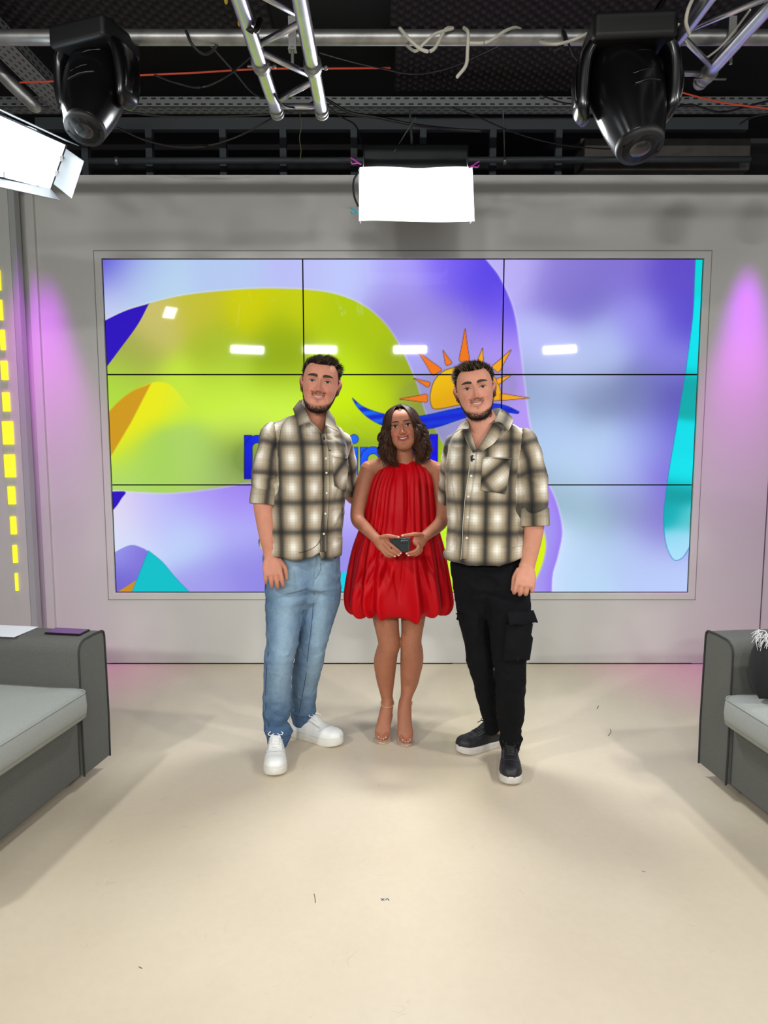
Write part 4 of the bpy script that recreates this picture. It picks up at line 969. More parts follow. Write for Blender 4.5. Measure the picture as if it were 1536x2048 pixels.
def face_parts(hd, body, iris, browcol, bw, squint=1.0, brow_z=.0215):
    for sd in (-1, 1):
        nu, nv = 29, 11; V = []; Cc = []
        for i in range(nu):
            u = -1+2*i/(nu-1); hh = .0052*squint*(1-abs(u)**2.2)+.0002; x = sd*.031+u*.0138
            for j in range(nv):
                v = -1+2*j/(nv-1); z = -.0008+v*hh*(1.0 if v > 0 else .75)+.0012*u*sd
                p = hd.on(x, z, .0006+.0022*(1-u*u)*(1-v*v*.6)); V.append(p)
                r = math.hypot(u*.0138+sd*0, (z+.0002)); 
                c = (184, 170, 162) if abs(u) < .9 else (175, 120, 105)
                if r < .0061: c = iris
                if r < .0027: c = (8, 7, 7)
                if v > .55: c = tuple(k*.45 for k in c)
                Cc.append(lin(c))
        Fc = [(i*nv+j, (i+1)*nv+j, (i+1)*nv+j+1, i*nv+j+1) for i in range(nu-1) for j in range(nv-1)]
        ey = mk('eye', V, Fc, m_vc, body, cols=np.array(Cc))
        lu = [hd.on(sd*.031+u*.0142, -.0008+.0056*squint*(1-abs(u)**2.2)+.0012*u*sd+.0003, .0018) for u in np.linspace(-1, 1, 9)]
        mk('eyelashes', *tube(lu, [.0004]+[.0012 if not hd.fem else .0020]*7+[.0006], n=6, k=3), m_lash, ey)
        br = []; N = 10
        for i in range(N):
            u = i/(N-1); x = sd*(.0120+u*.039*(1 if not hd.fem else .92)); z = brow_z+.0042*math.sin(math.pi*(u*.82+.02))-.0010*u
            br.append(hd.on(x, z, .0005))
        hgt = [bw*k for k in (.75, .95, 1, 1, .98, .92, .82, .66, .45, .2)]
        V, Fc = tube(br, hgt, [.0013]*N, ref=tuple(hd.R@np.array((0, 0, 1.0))), n=14, k=4)
        V = V+(vnoise(V*900, 2)*.0007)[:, None]*np.array((1, 0, 1))
        mk('eyebrow', V, Fc, mat('brow_'+str(browcol[0]), browcol, .8), body)
    # teeth: one strip between the lips
    V = []; nu, nv = 25, 5
    for i in range(nu):
        u = -1+2*i/(nu-1); x = u*(.0190 if hd.fem else .0185); hh = (.0028 if hd.fem else .0029)*(1-abs(u)**2.5)+.0003
        for j in range(nv): v = -1+2*j/(nv-1); V.append(hd.on(x, zmouth(x)+.0004+v*hh, .0014))
    Fc = [(i*nv+j, (i+1)*nv+j, (i+1)*nv+j+1, i*nv+j+1) for i in range(nu-1) for j in range(nv-1)]
    mk('teeth', V, Fc, m_teeth, body)
def strands(roots, dirs, length, r0, cols, bend=None, nseg=5, rng=None, wob=.0):
    """tapered three-sided hairs, all in one mesh"""
    n = len(roots); V = np.zeros((n, nseg+1, 3, 3)); d = dirs/np.linalg.norm(dirs, axis=1)[:, None]
    a = np.cross(d, (0.13, .31, .94)); a /= np.linalg.norm(a, axis=1)[:, None]; b = np.cross(d, a)
    bend = np.zeros_like(d) if bend is None else bend
    for i in range(nseg+1):
        t = i/nseg; c = roots+d*length[:, None]*t+bend*(length*t*t)[:, None]; r = r0*(1-.85*t)
        for k in range(3):
            q = 2*math.pi*k/3; V[:, i, k] = c+(a*math.cos(q)+b*math.sin(q))*(r[:, None] if np.ndim(r) else r)
    idx = np.arange(n*(nseg+1)*3).reshape(n, nseg+1, 3); Fs = []
    for i in range(nseg):
        for k in range(3):
            k2 = (k+1) % 3; Fs.append(np.stack([idx[:, i, k], idx[:, i, k2], idx[:, i+1, k2], idx[:, i+1, k]], 1))
    return V.reshape(-1, 3), np.concatenate(Fs), np.repeat(cols, (nseg+1)*3, axis=0)
def short_hair(hd, V, Fq, body, col, hi, comb, seed, H=HM, lens=.034, n=5200, topz=.030):
    rng = np.random.default_rng(seed); q = hd.L(V); N = normals(V, Fq)@hd.R
    k = np.where((hairfun(q, H) > .5) & (q[:, 2] > -.06) & (np.abs(q[:, 1]) < .13) & (np.abs(q[:, 0]) < .081))[0]
    ii = rng.choice(k, n); p = q[ii]+rng.normal(0, .0012, (n, 3)); nn = N[ii]
    top = sm(topz, topz+.035, p[:, 2]+.25*np.abs(p[:, 1]+.06)*0)
    # clumps: neighbouring hairs share a direction
    cl = np.stack([vnoise(p*75, seed), vnoise(p*75, seed+1), vnoise(p*75, seed+2)], 1)
    d = nn*(.55+.35*top[:, None])+np.array(comb)*top[:, None]+np.array((0, .25, -.75))*(1-top[:, None])+cl*(.42*top[:, None]+.06)+rng.normal(0, .07, (n, 3))
    front = np.exp(-((p[:, 1]+.06)/.035)**2)
    ln = (.0065+(lens-.0065)*top*(.55+.45*front))*rng.uniform(.75, 1.12, n)*(1+.25*vnoise(p*60, seed+5))
    c = lin(col)[None]*(1+.35*rng.normal(0, 1, (n, 1))*.5); w = (rng.random(n) < .2*top)[:, None]; c = np.where(w, lin(hi)[None]*rng.uniform(.6, 1.1, (n, 1)), c)
    bend = np.array(comb)[None]*np.array((.5, .5, -.3))*top[:, None]
    Vs, Fs, Cs = strands(p, d, ln, np.full(n, .0011), np.clip(c, 0, 1), bend)
    return mk('hair', hd.W(Vs), Fs, m_hair, body, cols=Cs)
def short_beard(hd, V, Fq, body, col, seed, n=2600, dens=1.0):
    rng = np.random.default_rng(seed); q = hd.L(V); ok = (np.abs(q[:, 0]) < .08) & (q[:, 1] < .06) & (q[:, 1] > -.13) & (q[:, 2] > -.14) & (q[:, 2] < .0)
    w = beardfun(q)*ok; w[w < .15] = 0; w = w/w.sum(); ii = rng.choice(len(q), n, p=w); N = (normals(V, Fq)@hd.R)[ii]
    p = q[ii]+rng.normal(0, .0008, (n, 3)); mo = (p[:, 2] > -.062)&(np.abs(p[:, 0]) < .034)
    d = N*.55+np.array((0, -.1, -1.0))+rng.normal(0, .15, (n, 3)); d[:, 0] += np.sign(p[:, 0])*mo*.9
    ln = np.where(mo, .0045, .0065+.003*sm(-.09, -.12, p[:, 2]))*rng.uniform(.7, 1.1, n)*dens
    c = lin(col)[None]*(1+.3*rng.normal(0, 1, (n, 1)))
    Vs, Fs, Cs = strands(p, d, ln, np.full(n, .0006), np.clip(c, 0, 1), nseg=3)
    return mk('beard', hd.W(Vs), Fs, m_hair, body, cols=Cs)
def hand(wr, kn, side, back, W=.082, flen=.078, curl=(22, 38, 30), thumb=(.55, .35), spread=3, fr=.0086):
    wr, kn, side, back = (np.array(a, float) for a in (wr, kn, side, back)); d = kn-wr; Lp = np.linalg.norm(d); d /= Lp
    side = uni(side-d*(side@d)); back = uni(np.cross(side, d))*np.sign(np.cross(side, d)@back)
    ms = [tube([wr-d*.02, wr, wr+d*Lp*.35, wr+d*Lp*.75, kn+d*.004], [.026, .027, W*.44, W*.49, W*.465], [.020, .019, .0165, .0150, .0125], ref=tuple(side), n=20, k=4, e=.85)]
    rel = (.92, 1.0, .94, .76)
    for i in range(4):
        off = (1.5-i)*W*.243; b = kn+side*off-d*(.006 if i == 3 else .002 if i == 0 else 0)+back*.001; p = b-d*.018; pts = [p, b]; ang = 0; sp = math.radians(spread*(1.5-i))
        for k, l in enumerate((.46, .30, .24)):
            ang += math.radians(curl[k]+(1.5-i)*-2); v = (d*math.cos(sp)+side*math.sin(sp))*math.cos(ang)-back*math.sin(ang); pts.append(pts[-1]+v*flen*rel[i]*l)
        r = fr*(1 if i < 3 else .88); ms.append(tube(pts, [r*1.02, r*1.08, r*1.02, r*.95, r*.80], n=14, k=4))
    tb = wr+d*Lp*.30+side*W*.36-back*.002; t1 = tb+(d*.72+side*thumb[0]-back*.25)*.040; t2 = t1+(d*.95+side*thumb[1]*.35-back*.30)*.030; t3 = t2+(d*1.0-back*.35)*.024
    ms.append(tube([tb, t1, t2, t3], [.013, .0115, .0100, .0082], n=14, k=4))
    return ms

# ------------------------------------------------------------------ clothes
def plaid_mat(name, tan, white, dark, pu, pv, ou=0, ov=0):
    m = bpy.data.materials.new(name); m.use_nodes = True; nt = m.node_tree; b = nt.nodes['Principled BSDF']; N = nt.nodes.new; L = nt.links.new
    uv = N('ShaderNodeUVMap'); sx = N('ShaderNodeSeparateXYZ'); L(uv.outputs[0], sx.inputs[0])
    def mth(op, a, c=None, cl=False):
        x = N('ShaderNodeMath'); x.operation = op; x.use_clamp = cl
        for i, v in enumerate((a, c)):
            if v is None: continue
            if isinstance(v, (int, float)): x.inputs[i].default_value = v
            else: L(v, x.inputs[i])
        return x.outputs[0]
    def rc(co, per, ph, pw):
        c = mth('COSINE', mth('MULTIPLY', mth('ADD', co, -ph*per), 2*math.pi/per)); return mth('POWER', mth('MULTIPLY', mth('ADD', c, 1.0), .5), pw)
    u, v = sx.outputs[0], sx.outputs[1]
    nz = N('ShaderNodeTexNoise'); nz.inputs['Scale'].default_value = 900; nz.inputs['Detail'].default_value = 1; L(uv.outputs[0], nz.inputs['Vector'])
    du = rc(u, pu, ou, 3.2); dv = rc(v, pv, ov, 5.0); wu = rc(u, pu, ou+.5, 3.5); wv = rc(v, pv, ov+.5, 3.0); tu = rc(u, pu/2, ou+.25, 6.0)
    W = mth('ADD', mth('MULTIPLY', mth('MULTIPLY', wu, wv), .62), mth('ADD', mth('MULTIPLY', wu, .26), mth('MULTIPLY', wv, .14)), True)
    D = mth('SUBTRACT', 1.0, mth('MULTIPLY', mth('SUBTRACT', 1.0, mth('MULTIPLY', du, .90)), mth('SUBTRACT', 1.0, mth('MULTIPLY', dv, .80))), True)
    f1 = rc(u, .0125, .2, 9.0); f2 = rc(v, .0125, .4, 9.0); fl = mth('MULTIPLY', mth('MAXIMUM', f1, f2), .18)
    def mix(f, a, c):
        x = N('ShaderNodeMixRGB'); L(f, x.inputs[0])
        for s, q in ((1, a), (2, c)):
            if isinstance(q, tuple): x.inputs[s].default_value = (*lin(q), 1)
            else: L(q, x.inputs[s])
        return x.outputs[0]
    c = mix(W, tan, white); c = mix(D, c, dark); c = mix(fl, c, (70, 66, 60)); L(c, b.inputs['Base Color'])
    b.inputs['Roughness'].default_value = .85; b.inputs['Specular IOR Level'].default_value = .2; b.inputs['Sheen Weight'].default_value = .15
    bp = N('ShaderNodeBump'); bp.inputs['Strength'].default_value = .25; bp.inputs['Distance'].default_value = .001; L(nz.outputs[0], bp.inputs['Height']); L(bp.outputs[0], b.inputs['Normal'])
    return m
def axis_coords(Pn, pts):
    """distance to a polyline, arc length and angle around it"""
    pts = np.array([tuple(p) for p in pts], float); best = np.full(len(Pn), 1e9); arc = np.zeros(len(Pn)); rel = np.zeros_like(Pn); acc = 0; T = np.zeros_like(Pn)
    for a, b in zip(pts[:-1], pts[1:]):
        ab = b-a; l = np.linalg.norm(ab); t = (Pn-a)@ab/l**2; tc = np.clip(t, 0, 1); q = a+tc[:, None]*ab; d = np.linalg.norm(Pn-q, axis=1)
        k = d < best; best[k] = d[k]; arc[k] = (acc+tc*l)[k]; rel[k] = (Pn-q)[k]; T[k] = ab/l; acc += l
    return best, arc, rel, T
def shirt_uv(V, Fq, torso_c, yaw, sleeves, scale_a=.17, scale_b=.12):
    """per-corner cloth coordinates: torso wraps round its axis, sleeves round theirs"""
    cen = V[Fq].mean(1); ca, sa = math.cos(yaw), math.sin(yaw)
    def tor(p):
        r = p-np.array(torso_c); a = r[:, 0]*ca+r[:, 1]*sa; b = -r[:, 0]*sa+r[:, 1]*ca
        th = np.arctan2(a/scale_a, -b/scale_b); return np.stack([np.where(np.abs(th) < 1.1, a+.0*th, np.sign(th)*(scale_a*math.sin(1.1)+(np.abs(th)-1.1)*scale_b*.9)), p[:, 2]], 1)
    k = np.zeros(len(cen), int); 
    for i, (pts, rad, lim) in enumerate(sleeves):
        d, arc, _, _ = axis_coords(cen, pts); n = np.array(lim[1]); side = (cen-np.array(lim[0]))@n > 0
        k[(d < rad) & side] = i+1
    shirt_uv.tor = tor; P4 = V[Fq].reshape(-1, 3); kk = np.repeat(k, 4); UV = tor(P4)
    for i, (pts, rad, lim) in enumerate(sleeves):
        j = kk == i+1; d, arc, rel, T = axis_coords(P4[j], pts)
        X = np.array((1.0, 0, 0)); f = np.arctan2(rel[:, 0], -rel[:, 1]); UV[j] = np.stack([f*.055+.03, -arc+pts[0][2]+.02], 1)
    return UV
def cuff_ring(pts, r_in, r_out, **kw):
    """open rolled cuff: inner and outer wall"""
    (a, b) = (np.array(tuple(p)) for p in pts); L_ = [a, a+(b-a)*.06, a+(b-a)*.5, a+(b-a)*.94, b, b+(a-b)*.05, a+(b-a)*.5]
    R_ = [r_in, r_out*.98, r_out, r_out*1.01, r_out*.96, r_in, r_in*.97]
    V, Fc = tube(L_, R_, [x*.9 for x in R_], n=28, k=1, cap=None)
    return V, Fc
def denim_mat(name, light, dark, wear=True):
    m = bpy.data.materials.new(name); m.use_nodes = True; nt = m.node_tree; b = nt.nodes['Principled BSDF']; N = nt.nodes.new; L = nt.links.new
    a = N('ShaderNodeAttribute'); a.attribute_name = 'Col'; tc = N('ShaderNodeTexCoord')
    n = N('ShaderNodeTexNoise'); n.inputs['Scale'].default_value = 22; n.inputs['Detail'].default_value = 6; L(tc.outputs['Object'], n.inputs['Vector'])
    mp = N('ShaderNodeMapping'); mp.inputs['Scale'].default_value = (500, 500, 60); L(tc.outputs['Object'], mp.inputs['Vector'])
    n2 = N('ShaderNodeTexNoise'); n2.inputs['Scale'].default_value = 1; L(mp.outputs[0], n2.inputs['Vector'])
    ad = N('ShaderNodeMath'); ad.operation = 'MULTIPLY_ADD'; L(n.outputs[0], ad.inputs[0]); ad.inputs[1].default_value = .5; ad.inputs[2].default_value = -.25
    a2 = N('ShaderNodeMath'); a2.operation = 'MULTIPLY_ADD'; L(n2.outputs[0], a2.inputs[0]); a2.inputs[1].default_value = .6; a2.inputs[2].default_value = -.3
    s1 = N('ShaderNodeMath'); L(ad.outputs[0], s1.inputs[0]); L(a2.outputs[0], s1.inputs[1]); s2 = N('ShaderNodeMath'); s2.use_clamp = True; L(s1.outputs[0], s2.inputs[0])
    sp = N('ShaderNodeSeparateColor'); L(a.outputs['Color'], sp.inputs[0]); L(sp.outputs[0], s2.inputs[1])
    r = N('ShaderNodeMixRGB'); L(s2.outputs[0], r.inputs[0]); r.inputs[1].default_value = (*lin(dark), 1); r.inputs[2].default_value = (*lin(light), 1)
    L(r.outputs[0], b.inputs['Base Color']); b.inputs['Roughness'].default_value = .9; b.inputs['Specular IOR Level'].default_value = .15
    bp = N('ShaderNodeBump'); bp.inputs['Strength'].default_value = .3; bp.inputs['Distance'].default_value = .001; L(n2.outputs[0], bp.inputs['Height']); L(bp.outputs[0], b.inputs['Normal'])
    return m
m_btn = mat('shirt_button', (222, 218, 208), .3)
def button(name, tree, px, py, parent, r=.0055, m=None, fb=3.1):
    c, n = hit(tree, px, py, .0075, fb); n = np.array(n); n = uni(n+np.array((0, -.3, 0))); c = np.array(c)
    X = uni(np.cross(n, (0, 0, 1))); V, Fc = tube([c-n*.002, c, c+n*.0015, c+n*.001], [r, r, r*.9, r*.45], ref=tuple(X), n=14, k=1, cap='flat'); return mk(name, V, Fc, m or m_btn, parent)
def surf_sheet(tree, corners, nu, nv, off, th, fb, bulge=0):
    """cloth patch lying on a surface; corners TL TR BR BL as photo pixels"""
    c = [np.array(q, float) for q in corners]; G = []
    for i in range(nv):
        v = i/(nv-1); row = []
        for j in range(nu):
            u = j/(nu-1); p = (c[0]*(1-u)+c[1]*u)*(1-v)+(c[3]*(1-u)+c[2]*u)*v
            h_, n_ = hit(tree, p[0], p[1], off+bulge*math.sin(math.pi*u)*math.sin(math.pi*v), fb); row.append(tuple(h_))
        G.append(row)
    return sheet(G, th)
def surf_line(tree, pts, r, off, fb, k=3, n=6):
    return tube([tuple(hit(tree, x, y, off, fb)[0]) for x, y in pts], r, n=n, k=k)
def shoe(heel, toe, W, mu, ms_, sole_h, parent, lace_m, label=None, seam=None):
    heel = np.array((heel[0], heel[1], 0.0)); toe = np.array((toe[0], toe[1], 0.0)); f = toe-heel; Ls = np.linalg.norm(f); f /= Ls; s = np.array((f[1], -f[0], 0)); up = np.array((0, 0, 1.0))
    tw = np.array([0, .02, .06, .15, .3, .45, .6, .75, .86, .94, .985, 1.0]); ww = np.array([0, .42, .62, .74, .76, .80, .93, 1.0, .93, .70, .36, 0])*W/2
    tt = .5-.5*np.cos(np.linspace(0, math.pi, 26)); w_ = np.interp(tt, tw, ww)
    def loop(sc, z): 
        a = [heel+f*Ls*(.5+(t-.5)*sc)+s*w*sc+up*(z+.010*max(0, t-.8)/.2*(1 if z < .008 else 1)) for t, w in zip(tt, w_)]; b = [heel+f*Ls*(.5+(t-.5)*sc)-s*w*sc+up*(z+.010*max(0, t-.8)/.2) for t, w in zip(tt[1:-1][::-1], w_[1:-1][::-1])]; return a+b
    V, Fc = loft([loop(.93, .0), loop(.985, .002), loop(1.0, .008), loop(1.0, sole_h-.006), loop(.985, sole_h)])
    th = np.array([.02, .06, .14, .25, .36, .45, .55, .66, .78, .88, .95, .985]); hh = np.array([.045, .066, .072, .070, .078, .078, .064, .050, .042, .036, .024, .008])
    Q = catmull(np.column_stack([th, hh]), 4); rings = []
    for t, h in Q:
        w = np.interp(t, tw, ww)*.94; ring = []
        for q in np.linspace(-math.pi*.5, 1.5*math.pi, 32, endpoint=False):
            cx, cz = math.cos(q), math.sin(q); e = .75 if t > .5 else .62
            X = w*np.sign(cx)*abs(cx)**e*(1-.32*max(0, cz)*(1 if t < .55 else .5)); Z = sole_h+.006+(h*np.sign(cz)*abs(cz)**e if cz > 0 else .012*cz); ring.append(heel+f*Ls*t+s*X+up*(Z+.010*max(0, t-.8)/.2))
        rings.append(ring)
    V2, F2 = loft(rings)
    sh = mk('shoe', V2, F2, mu, parent); 
    if label: sh['label'] = label
    mk('sole', V, Fc, ms_, sh)
    # tongue and laces
    def top(t, x): 
        h = np.interp(t, Q[:, 0], Q[:, 1]); w = np.interp(t, tw, ww)*.94; return heel+f*Ls*t+s*x*w*.62+up*(sole_h+.007+h*(1-.20*x*x)+.010*max(0, t-.8)/.2)
    mk('tongue', *tube([top(.34, 0)+up*.012-f*.004, top(.40, 0)+up*.008, top(.5, 0)+up*.001, top(.62, 0)-up*.002], [.019, .021, .019, .014], [.003]*4, ref=tuple(s), n=16, k=3), mu, sh)
    ls = []
    for i, t in enumerate(np.linspace(.43, .64, 6)): ls.append(tube([top(t, -.95), top(t+.012, -.4)+up*.003, top(t+.016, .1)+up*.004, top(t+.004, .6)+up*.003, top(t, .95)], .0023, n=6, k=2))
    b = top(.42, 0)+up*.009
    for sd in (-1, 1): ls.append(tube([b, b+s*sd*.018+up*.010+f*.004, b+s*sd*.034+f*.012+up*.001, b+s*sd*.022+f*.016-up*.004, b+f*.004], .0021, n=6, k=3)); ls.append(tube([b, b+s*sd*.014+f*.022+up*.002, b+s*sd*.024+f*.040-up*.008], .0021, n=6, k=3))
    V, Fc = join(*ls); mk('laces', V, Fc, lace_m, sh)
    sm_ = seam or mu; mk('toe_seam', *tube([top(.70, x)-up*.0005-f*.010*(1-x*x)*-1.5 for x in np.linspace(-1.45, 1.45, 9)], .0012, n=6, k=2), sm_, sh)
    for sd in (-1, 1):
        mk('eyelet_stay', *tube([top(t, sd*1.05)+up*.0005 for t in np.linspace(.40, .66, 5)], [.0045]*5, [.0016]*5, ref=tuple(s), n=10, k=2), sm_, sh)
    return sh
m_wsh = mat('white_leather', (226, 228, 226), .45, bump=.1, bscale=300); m_wsole = mat('white_rubber', (212, 210, 200), .6, var=.06, vscale=40); m_wl = mat('white_lace', (232, 232, 230), .8); m_wseam = mat('white_seam', (185, 187, 186), .6)
m_bsh = mat('black_leather', (24, 25, 27), .55, bump=.15, bscale=300); m_bl = mat('black_lace', (10, 10, 11), .8); m_bseam = mat('black_seam', (48, 50, 54), .6); m_bsole = mat('offwhite_rubber', (196, 192, 184), .65, var=.10, vscale=40)
# ------------------------------------------------------------------ man at the left: plaid shirt, blue jeans, white shoes
SK = (190, 130, 106)
def person_origin(x, y): return (x, y, 0.0)
def build_left_man():
    hd = Head((639.5, 762), 3.05, 1.05, 3, -2, 7)
    nb = P(627, 848, 3.18)
    ms = list(hd.parts)
    hc = hd.W((0, .02, -.06))
    ms.append(tube([P(618, 900, 3.2), nb, (np.array(nb)*.45+hc*.55), hc], [.055, .055, .053, .055], [.05, .056, .057, .06], n=28, k=4))
    ms.append(tube([P(606, 1130, 3.24), P(612, 1000, 3.22), P(620, 930, 3.21), P(622, 880, 3.215)], [.13, .12, .135, .08], [.085, .075, .08, .045], ref=(.94, .34, 0), n=24, k=4))
    ms.append(tube([P(556, 878, 3.18), P(622, 866, 3.21), P(678, 890, 3.27)], [.03, .05, .03], n=16, k=4))
    ms.append(ptube([(545, 880, 3.17, 17), (535, 930, 3.14, 17), (529, 985, 3.11, 18), (526, 1005, 3.10, 19.5), (530, 1040, 3.09, 18.5, .036), (535, 1075, 3.08, 16.2, .031), (540, 1100, 3.075, 14.5, .025), (542, 1112, 3.07, 15.0, .021)], .9, n=24, k=4))
    kn = P(546, 1146, 3.05); wr = P(542, 1112, 3.07)
    ms += hand(wr, kn, (1, .15, 0), (0, -1, 0), W=.088, flen=.084, curl=(14, 32, 26), thumb=(.50, .3), fr=.0095)
    # left arm going behind the woman's back
    ms.append(tube([P(682, 900, 3.27), P(694, 945, 3.38), P(702, 990, 3.47), P(722, 1000, 3.60), P(745, 998, 3.68)], [.036, .036, .034, .030, .026], n=18, k=4))
    ms += hand(P(745, 998, 3.68), P(775, 992, 3.66), (0, 0, 1), (0, 1, 0), curl=(8, 12, 10))
    # legs inside the trousers
    ms.append(tube([P(575, 1150, 3.24), P(565, 1310, 3.14), P(554, 1455, 3.2), (-.505, 3.22, .05), (-.49, 3.08, .045)], [.06, .045, .032, .03, .028], n=16, k=3))
    ms.append(tube([P(640, 1150, 3.27), P(621, 1300, 3.24), P(607, 1425, 3.40), (-.42, 3.40, .05), (-.31, 3.345, .045)], [.06, .045, .032, .03, .028], n=16, k=3))
    V, Fq = fuse(ms, .0024, 1); hd.tree = bvh(V, Fq)
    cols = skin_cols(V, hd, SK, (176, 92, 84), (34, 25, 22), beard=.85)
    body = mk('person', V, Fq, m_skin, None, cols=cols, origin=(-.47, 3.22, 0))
    tag(body, 'man at the left in plaid shirt, light blue jeans and white shoes, smiling', 'person')
    face_parts(hd, body, (58, 42, 32), (44, 32, 26), .0058, .78, .0190)
    short_hair(hd, V, Fq, body, (30, 22, 20), (120, 100, 82), (.38, -.12, .60), 3, lens=.037)
    short_beard(hd, V, Fq, body, (28, 20, 17), 5)
    # trousers
    tr = [ptube([(603, 1108, 3.23, 77, .115), (605, 1140, 3.23, 76, .118), (607, 1168, 3.23, 72, .115), (608, 1180, 3.23, 60, .10)], ref=(.96, .28, 0), n=36, k=4, e=.9),
          ptube([(575, 1150, 3.22, 42, .105), (571, 1190, 3.21, 41, .10), (567, 1250, 3.17, 34.5, .085), (564, 1290, 3.14, 31, .075), (558.5, 1315, 3.13, 29, .070), (556, 1357, 3.15, 28.5, .066), (554, 1414, 3.18, 28, .062), (551, 1446, 3.19, 23.5, .056), (556, 1462, 3.19, 26, .056), (556, 1472, 3.19, 24, .054), (555, 1480, 3.19, 21, .05)], n=36, k=4),
          ptube([(638, 1150, 3.26, 43, .105), (643, 1190, 3.26, 38, .10), (631, 1250, 3.25, 32.5, .083), (623, 1290, 3.25, 29.5, .072), (620, 1315, 3.27, 28.5, .070), (611, 1357, 3.32, 27, .062), (607, 1400, 3.37, 24, .056), (606, 1420, 3.39, 25, .056), (606, 1430, 3.395, 24, .053), (606, 1438, 3.40, 21, .05)], n=36, k=4)]
    V, Fq = fuse(tr, .004, 3); T = bvh(V, Fq); N = normals(V, Fq)
    F_ = [(532, 1432, 578, 1452, .010, .006), (536, 1452, 580, 1440, .008, -.006), (534, 1462, 584, 1462, .008, .007), (535, 1470, 580, 1472, .006, -.005), (530, 1400, 575, 1428, .012, .003),
          (586, 1412, 628, 1420, .008, .006), (588, 1420, 628, 1428, .007, -.005), (590, 1430, 628, 1424, .007, .005), (594, 1395, 630, 1385, .010, .003),
          (533, 1318, 575, 1308, .009, .005), (535, 1308, 590, 1322, .008, -.005), (545, 1300, 596, 1296, .010, .004), (540, 1330, 585, 1335, .010, -.003),
          (600, 1300, 645, 1306, .008, .005), (605, 1310, 648, 1298, .007, -.004), (612, 1285, 655, 1280, .010, .003),
          (612, 1180, 560, 1196, .010, -.005), (610, 1176, 570, 1186, .010, .004), (616, 1184, 665, 1196, .010, -.004), (618, 1176, 670, 1178, .010, .004), (614, 1190, 600, 1260, .012, -.004), (560, 1160, 600, 1172, .010, .003), (606, 1200, 540, 1222, .016, .003),
          (636, 1120, 628, 1170, .006, -.003)]
    V = ridge(V, N, T, [(*q[:5], q[5]*2.3) for q in F_], 3.2); N = normals(V, Fq)
    V = crumple(V, N, .0030, 13, 1, (.8, .8, 1.3)); V = crumple(V, N, .0014, 34, 2); V = laplace(V, Fq, 1)
    px, py = projpx(V[:, 0], V[:, 1], V[:, 2])
    dx = np.where(V[:, 1]+(px-600)*.0008 < 3.205+.0*px, 0, 0)
    # washed-out dye on the fronts of the thighs and knees, darker at hems and side seams
    ln1 = np.interp(py, [1150, 1250, 1315, 1414, 1480], [580, 570, 566, 558, 556]); ln2 = np.interp(py, [1150, 1250, 1315, 1400, 1440], [640, 640, 634, 616, 608])
    z1 = np.minimum(np.abs(px-ln1)/22, np.abs(px-ln2)/18)
    wear = .25+.60*np.exp(-z1**2)*sm(1440, 1340, py)*(N[:, 1] < 0)+.15*sm(1180, 1130, py)
    wear -= .25*sm(1380, 1470, py)
    o = mk('jeans', V, Fq, denim_mat('light_denim', (138, 164, 183), (64, 90, 122)), body, cols=np.repeat(np.clip(wear, 0, 1)[:, None], 3, 1)); o['label'] = 'light blue washed jeans'
    T = bvh(V, Fq); m_st = mat('denim_seam', (52, 72, 98), .9)
    mk('side_seam', *surf_line(T, [(531, 1165), (534, 1230), (537, 1290), (534, 1330), (531, 1380), (532, 1420), (536, 1448), (541, 1468)], .0014, .0006, 3.2), m_st, o)
    mk('inseam', *surf_line(T, [(628, 1186), (624, 1240), (617, 1300), (612, 1350), (603, 1400), (598, 1428)], .0014, .0006, 3.25), m_st, o)
    mk('fly_seam', *surf_line(T, [(641, 1126), (641, 1138), (636, 1150), (630, 1158)], .0009, .0008, 3.1), m_st, o)
    for (c0, c1, c2, y0) in ((536, 556, 580, 1474), (588, 606, 626, 1433)):
        mk('hem', *surf_line(T, [(c0, y0-3), ((c0+c1)/2, y0), (c1, y0+1), ((c1+c2)/2, y0), (c2, y0-4)], .0022, .0006, 3.2), m_st, o)
    # shirt
    tc = np.array(P(612, 1000, 3.2)); yaw = math.radians(17)
    rs = [P(547, 870, 3.18), P(536, 905, 3.15), P(532, 930, 3.13), P(530, 955, 3.12), P(528, 968, 3.11)]
    lsl = [P(684, 884, 3.27), P(692, 920, 3.33), P(697, 950, 3.38), P(700, 980, 3.44)]
    sh = [ptube([(601, 1118, 3.2, 84, .150), (603, 1080, 3.2, 82, .148), (606, 1050, 3.2, 79, .142), (612, 1000, 3.2, 77, .135), (617, 950, 3.2, 76, .132), (621, 905, 3.2, 73, .125), (622, 875, 3.2, 66, .105), (624, 858, 3.19, 48, .08)], ref=(math.cos(yaw), math.sin(yaw), 0), n=48, k=4, e=.88, cap='flat'),
          tube([P(628, 850, 3.17), P(590, 860, 3.18), P(548, 876, 3.18)], [.062, .062, .054], n=24, k=4), tube([P(628, 850, 3.18), P(660, 872, 3.22), P(684, 890, 3.27)], [.06, .055, .046], n=24, k=4),
          tube(rs, [.056, .052, .056, .057, .052], [.06, .058, .06, .06, .055], n=28, k=4), tube(lsl, [.046, .044, .043, .038], n=24, k=4)]
    V, Fq = fuse(sh, .0038, 5); T = bvh(V, Fq); N = normals(V, Fq)
